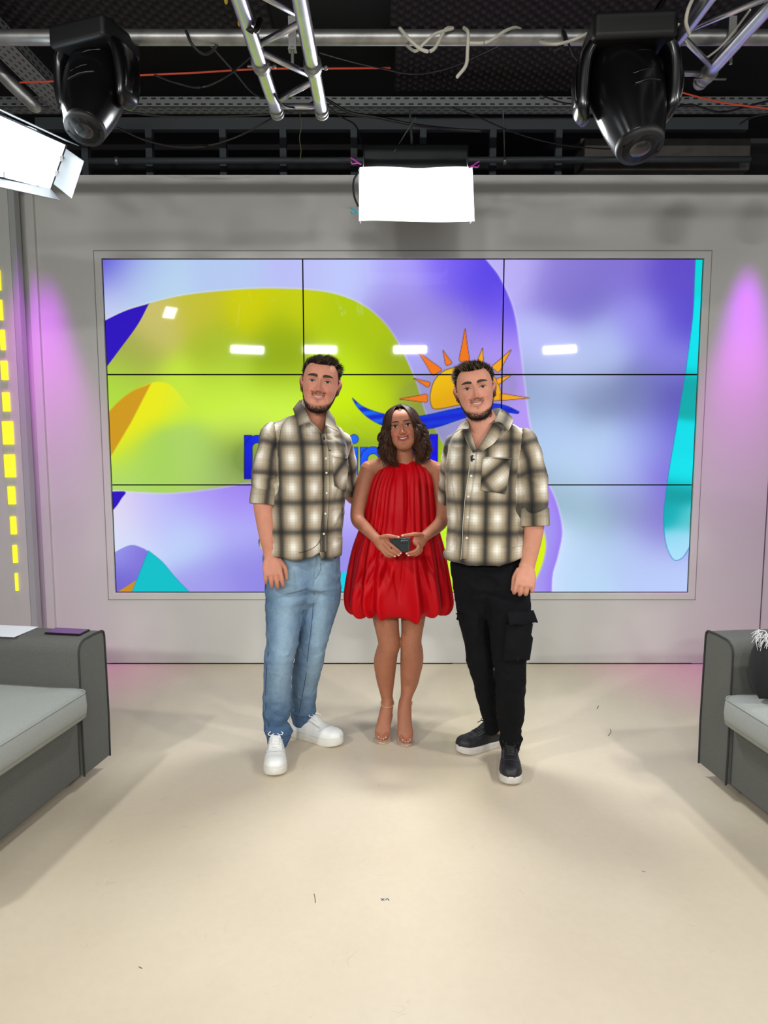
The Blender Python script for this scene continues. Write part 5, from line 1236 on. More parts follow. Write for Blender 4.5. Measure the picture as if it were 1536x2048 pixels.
    F_ = [(520, 960, 555, 950, .007, .005), (506, 975, 550, 968, .006, -.005), (510, 945, 552, 930, .009, .004), (556, 890, 552, 985, .007, -.003), (540, 845, 560, 890, .005, -.003),
          (565, 900, 590, 1000, .016, .003), (560, 985, 600, 1040, .014, -.003), (640, 960, 600, 1060, .014, .003), (660, 1000, 655, 1090, .012, .004), (580, 1030, 570, 1100, .014, .004), (690, 930, 670, 1010, .012, -.004), (665, 1050, 684, 1010, .010, .004),
          (600, 870, 570, 900, .012, .003), (650, 870, 680, 905, .010, -.003), (530, 870, 522, 930, .010, .004), (520, 900, 540, 945, .009, -.003), (610, 1090, 606, 1040, .012, -.003), (688, 1060, 680, 1100, .010, .003)]
    V = ridge(V, N, T, [(*q[:5], q[5]*1.9) for q in F_], 3.15); N = normals(V, Fq)
    V = crumple(V, N, .0042, 10, 11, (1.3, 1.3, .75)); V = crumple(V, N, .0022, 26, 12); V = laplace(V, Fq, 1)
    px, py = projpx(V[:, 0], V[:, 1], V[:, 2]); fl = sm(1066, 1112, py)
    dz = np.interp(px, [505, 520, 550, 592, 625, 640, 643, 690, 700], [.052, .048, .030, .018, .036, .058, .020, .032, .036]); V[:, 2] += dz*fl
    T0 = bvh(V, Fq); fc = V[Fq].mean(1); fx, fy = projpx(fc[:, 0], fc[:, 1], fc[:, 2])
    Fq = Fq[~((sdf(fx, fy, [(606, 820), (620, 843), (633, 854), (645, 867), (651, 854), (654, 830), (640, 800), (606, 800)]) < 0) & (fc[:, 1] < 3.2))]
    uv = shirt_uv(V, Fq, tc, yaw, [([tuple(p) for p in rs], .078, (P(556, 900, 3.15), (-.96, -.1, -.1))), ([tuple(p) for p in lsl], .062, (P(690, 900, 3.28), (.7, .7, 0)))])
    pl = plaid_mat('plaid_cloth', (158, 143, 116), (230, 226, 214), (14, 18, 26), .096, .128, .62, .40)
    s = mk('shirt', V, Fq, pl, body, uvs=uv); s['label'] = 'tan, white and black plaid shirt with rolled sleeves'
    T = bvh(V, Fq)
    cV, cF = cuff_ring((P(529, 972, 3.115), P(525, 1009, 3.10)), .045, .0585); mk('cuff', cV, cF, pl, s, uvs=np.tile([(0, 0), (.01, 0), (.01, .01), (0, .01)], (len(cF), 1))+np.repeat(np.stack([(np.arange(len(cF)) % 28)*.012, (np.arange(len(cF))//28)*.01+.06], 1), 4, 0))
    cV, cF = cuff_ring((P(698, 958, 3.40), P(702, 984, 3.45)), .036, .045); mk('cuff', cV, cF, pl, s, uvs=np.tile([(0, 0), (.01, 0), (.01, .01), (0, .01)], (len(cF), 1))+np.repeat(np.stack([(np.arange(len(cF)) % 28)*.010, (np.arange(len(cF))//28)*.01+.06], 1), 4, 0))
    # placket, buttons, pocket
    a, b = 3, 26; G = []
    pls = [(640, 868), (645, 900), (646, 940), (646.5, 980), (645.5, 1020), (642, 1060), (641, 1090), (641, 1103)]
    pc = catmull(np.array(pls, float), 4)
    for x, y in pc: G.append([tuple(hit(T, x+dx_, y, .0035, 3.08)[0]) for dx_ in (0, 4, 8, 11)])
    Vp, Fp = sheet(G, .003); mk('placket', Vp, Fp, pl, s, uvs=shirt_uv.tor(Vp[np.array(Fp).ravel()])+np.array((.012, .0)))
    mk('placket_edge', *tube([np.array(g[0])+np.array((-.001, -.001, 0)) for g in G], .0006, n=6, k=1), mat('dark_fold', (38, 36, 34), .9), s)
    for x, y in ((651, 917), (652, 945), (652.5, 986), (650, 1027), (646.5, 1067)): button('button', T, x, y, s, .0048)
    pk = [(664, 912), (697, 918), (690, 982), (671, 973)]
    Vp, Fp = surf_sheet(T, [(664, 912), (697, 918), (690, 983), (668, 972)], 9, 12, .003, .0025, 3.12, .004)
    u0 = sheet_uv(12, 9, (0, .13), (0, .10), Fp); mk('pocket', Vp, Fp, pl, s, uvs=np.stack([u0[:, 0]*.7+u0[:, 1]*.7, u0[:, 1]*.7-u0[:, 0]*.7], 1))
    # collar leaves and stand
    def leaf(pts4, name='collar'):
        c = [np.array(P(*p)) for p in pts4]; G = []
        for i in range(9):
            v = i/8; row = []
            for j in range(9):
                u = j/8; p = (c[0]*(1-u)+c[1]*u)*(1-v)+(c[3]*(1-u)+c[2]*u)*v; p = p+np.array((0, -.010, .004))*math.sin(math.pi*u)*math.sin(math.pi*min(1, v+.2)); row.append(p)
            G.append(row)
        Vp, Fp = sheet(G, .004); o = mk(name, Vp, Fp, pl, s, uvs=sheet_uv(9, 9, (.0, .05), (.03, .08), Fp)); return o
    leaf([(600, 800, 3.15), (622, 843, 3.045), (597, 851, 3.055), (586, 818, 3.14)]); leaf([(653, 816, 3.12), (651, 850, 3.05), (676, 863, 3.08), (668, 836, 3.14)])
    G = [[P(602, 802, 3.14), P(598, 835, 3.13)], [P(606, 798, 3.22), P(602, 830, 3.22)], [P(628, 796, 3.26), P(626, 832, 3.26)], [P(652, 806, 3.22), P(654, 838, 3.22)], [P(655, 818, 3.13), P(656, 845, 3.13)]]
    G = [[tuple(catmull(np.array([tuple(g[k]) for g in G]), 5)[i]) for k in (0, 1)] for i in range(21)]
    Vp, Fp = sheet(G, .004); mk('collar_stand', Vp, Fp, pl, s, uvs=sheet_uv(21, 2, (.0, .2), (.0, .04), Fp))
    # skin showing in the open neck is the body itself: a notch edge in darker cloth
    0 and mk('neck_facing', *sheet([[tuple(P(618, 838, 3.06)), tuple(P(623, 836, 3.07))], [tuple(P(633, 853, 3.045)), tuple(P(637, 850, 3.05))], [tuple(P(646, 868, 3.035)), tuple(P(648, 862, 3.04))]], .004), pl, s, uvs=None)
    rv, rf = surf_line(T0, [(610, 832), (620, 844), (633, 855), (645, 868), (651, 855), (655, 835)], [.0045]*6, .001, 3.08, k=3, n=10); mk('neck_facing', rv, rf, pl, s, uvs=shirt_uv.tor(rv[np.concatenate([np.array(f) for f in rf])]))
    0 and mk('neck_facing', *sheet([[tuple(P(655, 838, 3.08)), tuple(P(651, 838, 3.08))], [tuple(P(655, 852, 3.06)), tuple(P(650, 851, 3.05))], [tuple(P(651, 869, 3.045)), tuple(P(646, 866, 3.035))]], .004), pl, s, uvs=None)
    shoe((-.516, 3.275), (-.478, 2.965), .108, m_wsh, m_wsole, .034, body, m_wl, 'white leather sneaker on the front foot', m_wseam)
    shoe((-.475, 3.435), (-.200, 3.285), .106, m_wsh, m_wsole, .034, body, m_wl, 'white leather sneaker on the rear foot', m_wseam)
    return body, T
man1, T1 = build_left_man()
def lav_mic(tree, pts, wire, label, fb):
    c, n = hit(tree, pts[0][0], pts[0][1], .008, fb); c = np.array(c); t = empty('lavalier_microphone', tuple(c), label, 'microphone', 'small black clip-on microphones')
    mk('capsule', *tube([c+np.array((0, -.002, -.006)), c+np.array((0, -.003, .006))], .0045, n=12, k=2), m_cab, t)
    ms = []
    for p in pts[1:]:
        q, _ = hit(tree, p[0], p[1], .006, fb); ms.append(ellipsoid(tuple(q), (.0055, .004, .003), n=10, m=6))
    q, _ = hit(tree, pts[1][0], pts[1][1], .006, fb); ms.append(tube([c, q], .0018, n=6, k=1)); mk('clip', *join(*ms), m_cab, t)
    for w in wire: mk('wire', *surf_line(tree, w, .0011, .0035, fb), m_cab, t)
lav_mic(T1, [(647.5, 880), (646, 889), (642, 888), (658, 901)], [[(653, 862), (653, 880), (656, 895), (658, 901)], [(646, 889), (646, 905), (646.5, 940), (646, 980)]], 'small black clip-on microphone on the left man\'s shirt placket', 3.08)
# added dark line standing for the shirt-tail edge and its shadow
o = mk('hem_shadow_line', *surf_line(T1, [(644, 1058), (642, 1074), (637, 1085), (627, 1095), (612, 1102), (598, 1105)], .0012, .004, 3.08), m_cab); tag(o, 'thin black wire curving across the left man\'s shirt hem', 'cable')

# ------------------------------------------------------------------ man at the right: plaid shirt open at the neck, black cargo trousers
def build_right_man():
    hd = Head((950, 775), 2.96, 1.04, -7, -1, -9)
    ms = list(hd.parts); hc = hd.W((0, .02, -.06)); nb = P(968, 858, 3.06)
    ms.append(tube([P(966, 930, 3.08), nb, (np.array(nb)*.45+hc*.55), hc], [.080, .066, .057, .056], [.075, .064, .06, .06], n=28, k=4))
    # chest surface under the open shirt
    ms.append(tube([P(968, 1130, 3.10), P(970, 1000, 3.08), P(966, 930, 3.065), P(966, 885, 3.075), P(966, 862, 3.09)], [.14, .13, .155, .135, .09], [.09, .09, .103, .085, .06], ref=(.97, -.24, 0), n=28, k=4, e=.92))
    ms.append(tube([P(918, 896, 3.10), P(968, 868, 3.08), P(1036, 892, 3.03)], [.03, .05, .032], n=16, k=4))
    ms.append(ptube([(1050, 890, 3.02, 17), (1065, 950, 3.0, 17), (1070, 1010, 2.98, 19), (1069, 1046, 2.97, 20), (1066, 1075, 2.97, 18.5, .037), (1061, 1105, 2.965, 16.2, .030), (1056, 1125, 2.96, 15.6, .024), (1053, 1135, 2.955, 16.5, .021)], .9, n=24, k=4))
    ms += hand(P(1054, 1132, 2.955), P(1049.5, 1168, 2.93), (-1, .1, 0), (0, -1, 0), W=.090, flen=.078, curl=(24, 48, 30), thumb=(.28, .1), fr=.0100)
    ms.append(tube([P(912, 905, 3.12), P(904, 950, 3.24), P(893, 1000, 3.40), P(880, 1010, 3.55), P(860, 1010, 3.66)], [.036, .036, .034, .030, .026], n=18, k=4))
    ms += hand(P(860, 1010, 3.66), P(832, 1006, 3.65), (0, 0, 1), (0, 1, 0), curl=(8, 12, 10))
    ms.append(tube([P(945, 1150, 3.12), P(958, 1310, 3.12), P(981, 1440, 3.24), (.555, 3.300, .072), (.47, 3.266, .062)], [.06, .045, .030, .024, .020], n=16, k=3))
    ms.append(tube([P(1010, 1150, 3.06), P(1020, 1320, 3.02), P(1020, 1480, 3.10), (.577, 3.12, .07), (.560, 3.02, .06)], [.06, .045, .030, .024, .020], n=16, k=3))
    V, Fq = fuse(ms, .0024, 1); hd.tree = bvh(V, Fq)
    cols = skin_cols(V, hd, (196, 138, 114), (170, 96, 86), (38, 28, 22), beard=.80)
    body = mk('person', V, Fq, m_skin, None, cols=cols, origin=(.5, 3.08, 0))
    tag(body, 'man at the right in open-necked plaid shirt, black cargo trousers and black shoes, smiling', 'person')
    face_parts(hd, body, (66, 54, 42), (50, 38, 30), .0054, .95, .0195)
    short_hair(hd, V, Fq, body, (34, 25, 20), (138, 116, 88), (-.22, -.28, .55), 13, lens=.037)
    short_beard(hd, V, Fq, body, (34, 25, 20), 15)
    # trousers
    tr = [ptube([(976, 1122, 3.10, 75, .118), (978, 1150, 3.10, 74, .120), (980, 1180, 3.10, 71, .115), (981, 1195, 3.10, 60, .10)], ref=(.98, -.2, 0), n=36, k=4, e=.9),
          ptube([(944, 1150, 3.13, 40, .105), (946, 1200, 3.13, 35, .098), (949, 1250, 3.13, 29, .085), (957, 1290, 3.12, 26.5, .076), (961, 1328, 3.11, 25.5, .070), (967, 1357, 3.13, 23, .063), (975, 1400, 3.18, 19.5, .057), (981, 1432, 3.22, 16.5, .053), (984, 1446, 3.23, 17, .052), (985, 1455, 3.23, 16, .05)], n=36, k=4),
          ptube([(1005, 1150, 3.07, 46, .108), (1014, 1200, 3.06, 46, .102), (1019, 1250, 3.04, 41, .092), (1018, 1290, 3.02, 36.5, .082), (1020, 1330, 3.01, 32, .074), (1021, 1357, 3.02, 30, .070), (1021, 1400, 3.05, 28, .065), (1021, 1434, 3.08, 26, .060), (1019, 1457, 3.09, 20.5, .056), (1021, 1474, 3.09, 21.5, .056), (1020, 1488, 3.09, 20.5, .053), (1020, 1494, 3.09, 19, .05)], n=36, k=4)]
    V, Fq = fuse(tr, .004, 3); T = bvh(V, Fq); N = normals(V, Fq)
    F_ = [(1000, 1450, 1040, 1462, .009, .005), (1000, 1466, 1042, 1456, .008, -.005), (1001, 1476, 1042, 1478, .008, .006), (1002, 1488, 1040, 1486, .006, -.004), (992, 1430, 1035, 1440, .012, .003),
          (990, 1332, 1050, 1342, .009, .005), (992, 1346, 1045, 1336, .008, -.005), (995, 1352, 1048, 1362, .010, .003), (935, 1320, 975, 1330, .009, .004), (940, 1336, 980, 1330, .008, -.004), (958, 1430, 995, 1440, .008, .004),
          (968, 1186, 930, 1196, .010, -.004), (972, 1190, 1020, 1200, .010, -.004), (975, 1180, 1030, 1178, .010, .003), (974, 1200, 978, 1290, .010, -.006), (960, 1140, 1000, 1160, .012, .003), (930, 1160, 960, 1180, .010, .003)]
    V = ridge(V, N, T, [(*q[:5], q[5]*2.3) for q in F_], 3.05); N = normals(V, Fq); V = crumple(V, N, .0030, 13, 21, (.8, .8, 1.3)); V = crumple(V, N, .0014, 34, 22); V = laplace(V, Fq, 1)
    m_bd = denim_mat('black_denim', (19, 20, 24), (6, 7, 9)); o = mk('trousers', V, Fq, m_bd, body, cols=np.full((len(V), 3), .4)); o['label'] = 'black cargo trousers'; T = bvh(V, Fq)
    Vp, Fp = surf_sheet(T, [(1012, 1246), (1064, 1240), (1052, 1318), (1008, 1322)], 10, 14, .010, .014, 3.0, .006); pk = mk('cargo_pocket', Vp, Fp, m_bd, o, cols=np.full((len(Vp), 3), .4))
    c = [P(1013, 1226, 2.925), P(1063, 1222, 2.955), P(1077, 1239, 2.985), P(1064, 1250, 2.94), P(1020, 1252, 2.90)]
    G = []
    TL, TR, BR, BL = (np.array(P(*q)) for q in ((1014, 1224, 2.93), (1066, 1221, 2.99), (1075, 1246, 2.975), (1019, 1252, 2.905)))
    for i in range(7):
        v = i/6; row = []
        for j in range(11):
            u = j/10; p = (TL*(1-u)+TR*u)*(1-v)+(BL*(1-u)+BR*u)*v; row.append(p+np.array((0, -.006*math.sin(math.pi*v)+.004*math.sin(7*u+3*v), .004*math.sin(9*u)*v)))
        G.append(row)
    Vp, Fp = sheet(G, .008); mk('pocket_flap', Vp, Fp, m_bd, pk, cols=np.full((len(Vp), 3), .5))
    mk('snap', *ellipsoid(tuple(P(1066, 1247, 2.93)), (.004, .003, .004), n=10, m=8), m_steel, pk)
    Vp, Fp = surf_sheet(T, [(915, 1226), (926, 1228), (926, 1240), (914, 1238)], 4, 4, .006, .008, 3.1, 0); mk('cargo_pocket', Vp, Fp, m_bd, o, cols=np.full((len(Vp), 3), .5))
    m_bs = mat('black_seam_thread', (34, 36, 40), .9)
    mk('seam', *surf_line(T, [(1034, 1254), (1034, 1290), (1033, 1320)], .0012, .016, 3.0), m_bs, o)
    # shirt
    tc = np.array(P(972, 1000, 3.08)); yaw = math.radians(-12)
    lsl = [P(1046, 884, 3.03), P(1060, 920, 3.01), P(1066, 955, 2.99), P(1069, 990, 2.98), P(1069, 1010, 2.975)]
    rsl = [P(908, 890, 3.12), P(902, 925, 3.18), P(898, 960, 3.26), P(893, 1000, 3.36)]
    sh = [ptube([(973, 1130, 3.08, 82, .152), (974, 1090, 3.08, 80, .148), (974, 1050, 3.08, 79, .142), (973, 1000, 3.08, 79, .136), (970, 950, 3.08, 78, .130), (969, 915, 3.08, 75, .124), (970, 885, 3.08, 70, .104), (972, 868, 3.08, 54, .08)], ref=(math.cos(yaw), math.sin(yaw), 0), n=48, k=4, e=.88, cap='flat'),
          tube([P(970, 862, 3.08), P(1005, 872, 3.05), P(1042, 890, 3.03)], [.062, .062, .054], n=24, k=4), tube([P(966, 864, 3.09), P(930, 878, 3.11), P(908, 898, 3.12)], [.058, .052, .048], n=24, k=4),
          tube(lsl, [.056, .054, .057, .059, .056], [.06, .06, .062, .062, .058], n=28, k=4), tube(rsl, [.046, .044, .043, .038], n=24, k=4)]
    V, Fq = fuse(sh, .0038, 5); T = bvh(V, Fq); N = normals(V, Fq)
    F_ = [(1036, 900, 1034, 990, .007, -.003), (1046, 985, 1094, 1000, .009, .004), (1045, 1012, 1090, 1010, .007, -.004), (1060, 890, 1068, 950, .010, .004), (1040, 870, 1050, 895, .006, -.003), (1070, 940, 1085, 990, .010, -.003), (1050, 950, 1075, 970, .008, .003),
          (905, 930, 918, 1040, .012, .004), (915, 1000, 900, 1110, .010, -.005), (925, 1040, 915, 1120, .010, .005), (990, 1000, 970, 1100, .016, .003), (1030, 1020, 1000, 1080, .014, -.003), (1035, 1050, 1020, 1115, .014, .004), (950, 1020, 955, 1100, .014, .003),
          (985, 880, 1030, 900, .014, .003), (995, 850, 1030, 868, .010, -.003), (915, 870, 912, 930, .010, -.003), (1040, 1000, 1030, 1040, .010, -.004)]
    V = ridge(V, N, T, [(*q[:5], q[5]*1.9) for q in F_], 3.0); N = normals(V, Fq); V = crumple(V, N, .0042, 10, 31, (1.3, 1.3, .75)); V = crumple(V, N, .0022, 26, 32); V = laplace(V, Fq, 1)
    px, py = projpx(V[:, 0], V[:, 1], V[:, 2]); fl = sm(1085, 1128, py); V[:, 2] += np.interp(px, [885, 905, 950, 1000, 1050, 1060], [.040, .030, .022, .028, .060, .060])*fl
    V[:, 0] -= .010*fl*sm(930, 893, px)
    # cut the open neck
    fc = V[Fq].mean(1); fx, fy = projpx(fc[:, 0], fc[:, 1], fc[:, 2]); Nf = N[Fq].mean(1)
    vneck = (sdf(fx, fy, [(936, 830), (938, 858), (945, 880), (953.5, 899), (966, 886), (982, 868), (1000, 838), (990, 800), (936, 800)]) < 0) & (fc[:, 1] < 3.13)
    Fq = Fq[~vneck]
    uv = shirt_uv(V, Fq, tc, yaw, [([tuple(p) for p in lsl], .082, (P(1037, 920, 3.0), (.96, -.1, -.1))), ([tuple(p) for p in rsl], .062, (P(898, 920, 3.14), (-.7, .7, 0)))])
    pl = plaid_mat('plaid_cloth', (158, 143, 115), (230, 226, 213), (14, 18, 25), .096, .128, .10, .47)
    s = mk('shirt', V, Fq, pl, body, uvs=uv); s['label'] = 'tan, white and black plaid shirt open at the neck'; T = bvh(V, Fq)
    cV, cF = cuff_ring((P(1069, 1014, 2.98), P(1070, 1052, 2.97)), .048, .0615); mk('cuff', cV, cF, pl, s, uvs=np.tile([(0, 0), (.01, 0), (.01, .01), (0, .01)], (len(cF), 1))+np.repeat(np.stack([(np.arange(len(cF)) % 28)*.013, (np.arange(len(cF))//28)*.01+.06], 1), 4, 0))
    pc = catmull(np.array([(951, 903), (949, 925), (945, 955), (940, 985), (937, 1020), (934, 1050), (933, 1085), (931, 1118)], float), 4)
    G = [[tuple(hit(T, x+dx_, y, .0035, 2.95)[0]) for dx_ in (-8, -5, -1, 3)] for x, y in pc]
    Vp, Fp = sheet(G, .003); mk('placket', Vp, Fp, pl, s, uvs=shirt_uv.tor(Vp[np.array(Fp).ravel()])+np.array((.012, .0)))
    mk('placket_edge', *tube([np.array(g[0])+np.array((-.001, -.001, 0)) for g in G], .0010, n=6, k=1), mat('light_fold', (205, 202, 192), .9), s)
    for x, y in ((949, 910), (943, 952), (938, 993), (936, 1035), (935, 1076)): button('button', T, x, y, s, .0054, fb=2.95)
    Vp, Fp = surf_sheet(T, [(966, 914), (1022, 916), (1011, 988), (961, 981)], 12, 14, .003, .0025, 2.95, .003)
    u0 = sheet_uv(14, 12, (0, .15), (0, .12), Fp); mk('pocket', Vp, Fp, pl, s, uvs=np.stack([u0[:, 0]*.7+u0[:, 1]*.7+.03, u0[:, 1]*.7-u0[:, 0]*.7], 1))
    mk('pocket_hem', *surf_line(T, [(966, 916), (994, 917), (1022, 918)], .0014, .0075, 2.95), mat('tan_thread', (120, 112, 96), .9), s)
    # lapels: folded front edges and collar leaves
    def patch(name, rows, th=.004, uvr=((.0, .05), (.03, .09))):
        G = [catmull(np.array([tuple(P(*p)) for p in r]), 4) for r in rows]; G = catmull(np.array(G).reshape(len(G), -1), 4).reshape(-1, len(G[0]), 3)
        Vp, Fp = sheet(G, th); return mk(name, Vp, Fp, pl, s, uvs=sheet_uv(G.shape[0], G.shape[1], uvr[0], uvr[1], Fp))
    patch('collar', [[(1002, 818, 3.10), (1014, 825, 3.09), (1026, 838, 3.07)], [(990, 838, 3.02), (1006, 846, 3.00), (1023, 850, 3.01)], [(984, 846, 2.985), (1000, 845, 2.965), (1016, 862, 2.97)]], uvr=((0.02, .09), (.02, .09)))
    patch('collar', [[(936, 838, 3.07), (930, 842, 3.08), (922, 848, 3.09)], [(938, 852, 3.02), (928, 850, 3.01), (917, 856, 3.03)], [(936, 858, 3.0), (924, 858, 2.99), (912, 864, 3.0)]], uvr=((.02, .06), (.0, .04)))
    patch('lapel', [[(988, 842, 2.99), (998, 848, 2.975), (1006, 856, 2.965)], [(972, 872, 2.965), (984, 876, 2.945), (990, 884, 2.945)], [(953, 900, 2.945), (957, 900, 2.935), (962, 904, 2.935)]], uvr=((.0, .10), (.07, .11)))
    patch('lapel', [[(938, 855, 3.01), (934, 858, 2.99), (926, 860, 2.99)], [(946, 880, 2.975), (941, 882, 2.965), (934, 886, 2.965)], [(953, 903, 2.945), (950, 903, 2.94), (946, 906, 2.94)]], uvr=((.0, .10), (.03, .07)))
    G = [[P(938, 838, 3.06), P(936, 858, 3.05)], [P(948, 832, 3.14), P(946, 855, 3.14)], [P(972, 822, 3.17), P(972, 850, 3.17)], [P(996, 816, 3.15), P(998, 845, 3.15)], [P(1004, 820, 3.08), P(1004, 845, 3.07)]]
    G = [[tuple(catmull(np.array([tuple(g[k]) for g in G]), 5)[i]) for k in (0, 1)] for i in range(21)]; Vp, Fp = sheet(G, .004); mk('collar_stand', Vp, Fp, pl, s, uvs=sheet_uv(21, 2, (.01, .02), (.050, .066), Fp))
    shoe((.610, 3.335), (.342, 3.205), .104, m_bsh, m_bsole, .034, body, m_bl, 'black sneaker with white sole on the rear foot', m_bseam)
    shoe((.585, 3.185), (.542, 2.885), .106, m_bsh, m_bsole, .034, body, m_bl, 'black sneaker with white sole on the front foot', m_bseam)
    return body, T
man2, T2 = build_right_man()
lav_mic(T2, [(943, 917), (945, 912), (947, 919), (944, 922)], [[(938, 848), (932, 838), (926, 828), (928, 815)]], 'small black clip-on microphone at the top button of the right man\'s shirt', 2.95)
# ------------------------------------------------------------------ woman in the middle: red halter dress, phone in her hands
def build_woman():
    hd = Head((803, 851), 3.272, .935, -3, -4, -8, fem=True)
    ms = list(hd.parts); hc = hd.W((0, .015, -.06)); nb = P(809, 918, 3.38)
    ms.append(tube([P(808, 950, 3.39), nb, (np.array(nb)*.5+hc*.5), hc], [.060, .047, .044, .046], [.055, .048, .048, .05], n=28, k=4))
    ms.append(tube([P(740, 938, 3.39), P(775, 930, 3.39), P(808, 926, 3.39), P(842, 931, 3.39), P(873, 941, 3.39)], [.040, .043, .052, .043, .040], [.038, .040, .045, .040, .038], n=20, k=4))
    ms.append(tube([P(797, 1190, 3.42), P(800, 1130, 3.42), P(800, 1050, 3.41), P(804, 985, 3.40), P(807, 945, 3.40)], [.14, .14, .115, .13, .12], [.10, .10, .08, .085, .06], n=24, k=4))
    ms.append(ptube([(738, 938, 3.39, 17.5), (727, 970, 3.38, 16.5), (719.5, 1000, 3.365, 15.5), (715, 1026, 3.345, 14.5), (717, 1042, 3.32, 14), (729, 1054, 3.27, 12.8), (743, 1068, 3.21, 11), (753, 1078, 3.17, 10)], .95, n=24, k=4))
    ms.append(ptube([(874, 940, 3.39, 17), (880, 970, 3.38, 15.5), (884, 1000, 3.365, 14.8), (885, 1028, 3.345, 14), (882, 1044, 3.32, 14), (871, 1056, 3.27, 12.8), (858, 1066, 3.21, 11.5), (848, 1074, 3.17, 10.5)], .95, n=24, k=4))
    # hands folded round the phone
    pt = lambda *a: [P(*q) for q in a]
    ms.append(tube(pt((753, 1078, 3.17), (764, 1086, 3.145), (772, 1094, 3.135)), [.022, .034, .030], [.015, .015, .013], ref=(-.5, 0, -.8), n=20, k=4))     # her right palm
    ms.append(tube(pt((764, 1074, 3.14), (777, 1072, 3.12), (788, 1073.5, 3.113), (797, 1074.5, 3.115)), [.0105, .0092, .008, .0065], n=14, k=4))
    for a in [((772, 1082, 3.13), (782, 1090, 3.112), (793, 1099, 3.108), (802, 1106, 3.118)), ((769, 1088, 3.13), (778, 1098, 3.112), (788, 1105, 3.108), (798, 1110, 3.118)),
              ((765, 1094, 3.13), (773, 1104, 3.114), (781, 1109.5, 3.11), (790, 1112.5, 3.118)), ((760, 1094, 3.135), (767, 1104, 3.12), (774, 1111, 3.115), (781, 1114, 3.12))]:
        ms.append(tube(pt(*a), [.0088, .0082, .0075, .0062], n=14, k=4))
    ms.append(tube(pt((849, 1074, 3.17), (840, 1081, 3.145), (834, 1088, 3.135)), [.022, .032, .028], [.015, .015, .013], ref=(.5, 0, -.8), n=20, k=4))         # her left palm
    ms.append(tube(pt((843, 1070, 3.15), (830, 1068.5, 3.12), (817, 1070, 3.112), (804, 1071.5, 3.113)), [.0105, .0092, .008, .0062], n=14, k=4))
    for a in [((834, 1086, 3.13), (836, 1096, 3.112), (826, 1104, 3.106), (813, 1107, 3.112)), ((838, 1088, 3.135), (838, 1100, 3.118), (827, 1108, 3.112), (816, 1110.5, 3.118)), ((841, 1088, 3.145), (842, 1101, 3.13), (833, 1109, 3.125), (824, 1110, 3.13))]:
        ms.append(tube(pt(*a), [.0088, .0082, .0075, .0060], n=14, k=4))
    # legs and feet
    ms.append(ptube([(770, 1175, 3.40, 31), (770, 1222, 3.39, 27.5), (775, 1262, 3.385, 23.5), (778.5, 1288, 3.38, 22), (774.5, 1302, 3.39, 22), (770.5, 1322, 3.41, 23), (770.5, 1345, 3.42, 20.5), (771.5, 1366, 3.43, 17), (773.5, 1392, 3.435, 12, .038), (775, 1404, 3.43, 12.2, .040), (772, 1424, 3.405, 13, .030), (768, 1446, 3.37, 14, .022), (765, 1464, 3.345, 15.5, .015), (763, 1474, 3.33, 13, .011)], 1.0, n=28, k=4))
    ms.append(ptube([(829, 1175, 3.40, 30), (827, 1222, 3.39, 26), (824, 1262, 3.385, 21.5), (822, 1285, 3.38, 21), (823.5, 1302, 3.39, 22.5), (823.5, 1322, 3.41, 23), (821, 1345, 3.42, 20.5), (818.5, 1366, 3.43, 17.5), (813, 1392, 3.42, 12, .038), (810.5, 1404, 3.41, 13, .040), (809, 1424, 3.385, 14, .030), (809.5, 1448, 3.345, 14.5, .022), (811, 1467, 3.318, 16, .015), (812, 1479, 3.30, 13, .011)], 1.0, n=28, k=4))
    kn = [ellipsoid(tuple(P(x, y, Y)), (.034, .03, .036)) for x, y, Y in ((780, 1286, 3.362), (823, 1276, 3.362))]
    ms += kn
    # toes
    for (x, y, Y, sd) in ((763, 1476, 3.318, 1), (813, 1482, 3.288, -1)):
        for i in range(5):
            u = i-2; a = P(x+u*5.0, y-6-abs(u)*1.0, Y+.012); b = P(x+u*4.3, y+3.5-abs(u)*2.4, Y-.006); ms.append(tube([a, b], [.0072, .0062] if i != (4 if sd > 0 else 0) else [.0095, .0085], n=10, k=3))
    V, Fq = fuse(ms, .0024, 1); hd.tree = bvh(V, Fq)
    HF = [.086, .080, .066, .050, .032, .018, .006, -.010, -.03, -.06, -.10]
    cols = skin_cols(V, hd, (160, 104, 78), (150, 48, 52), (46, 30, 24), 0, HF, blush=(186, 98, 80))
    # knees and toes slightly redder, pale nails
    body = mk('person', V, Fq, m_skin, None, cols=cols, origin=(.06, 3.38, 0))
    tag(body, 'woman in the middle in red halter dress and clear heels, holding a phone', 'person')
    face_parts(hd, body, (36, 27, 20), (48, 31, 25), .0032, 1.1, .0190)
    BT = bvh(V, Fq)
    # fingernails
    nm = mat('pale_nail', (226, 168, 160), .25)
    for x, y in ((801, 1106.5), (797, 1110.5), (789.5, 1112.5), (797, 1074.5), (805, 1071.5), (813.5, 1107), (817, 1110.5)):
        c, n = hit(BT, x, y, .0006, 3.11)
        mk('fingernail', *ellipsoid(tuple(c), (.0045, .0022, .0036), n=10, m=8), nm, body)
    for x, y in ((757, 1474), (762, 1478), (767, 1478), (772, 1475), (806, 1480), (811, 1484), (816, 1483), (820, 1479)):
        c, n = hit(BT, x, y, .0004, 3.32)
        mk('toenail', *ellipsoid(tuple(c), (.0038, .0025, .0030), n=10, m=8), nm, body)
    c, n = hit(BT, 777, 1107.5, 0, 3.11); c = np.array(c); a = uni(np.array(P(781, 1109.5, 3.11))-np.array(P(773, 1104, 3.114)))
    rg = mk('ring', *tube([c+np.array((0, .004, 0))+a*-.0015, c+np.array((0, .004, 0))+a*.0015], .0088, n=20, k=1, cap='flat'), mat('gold', (225, 185, 110), .25, .9), body)
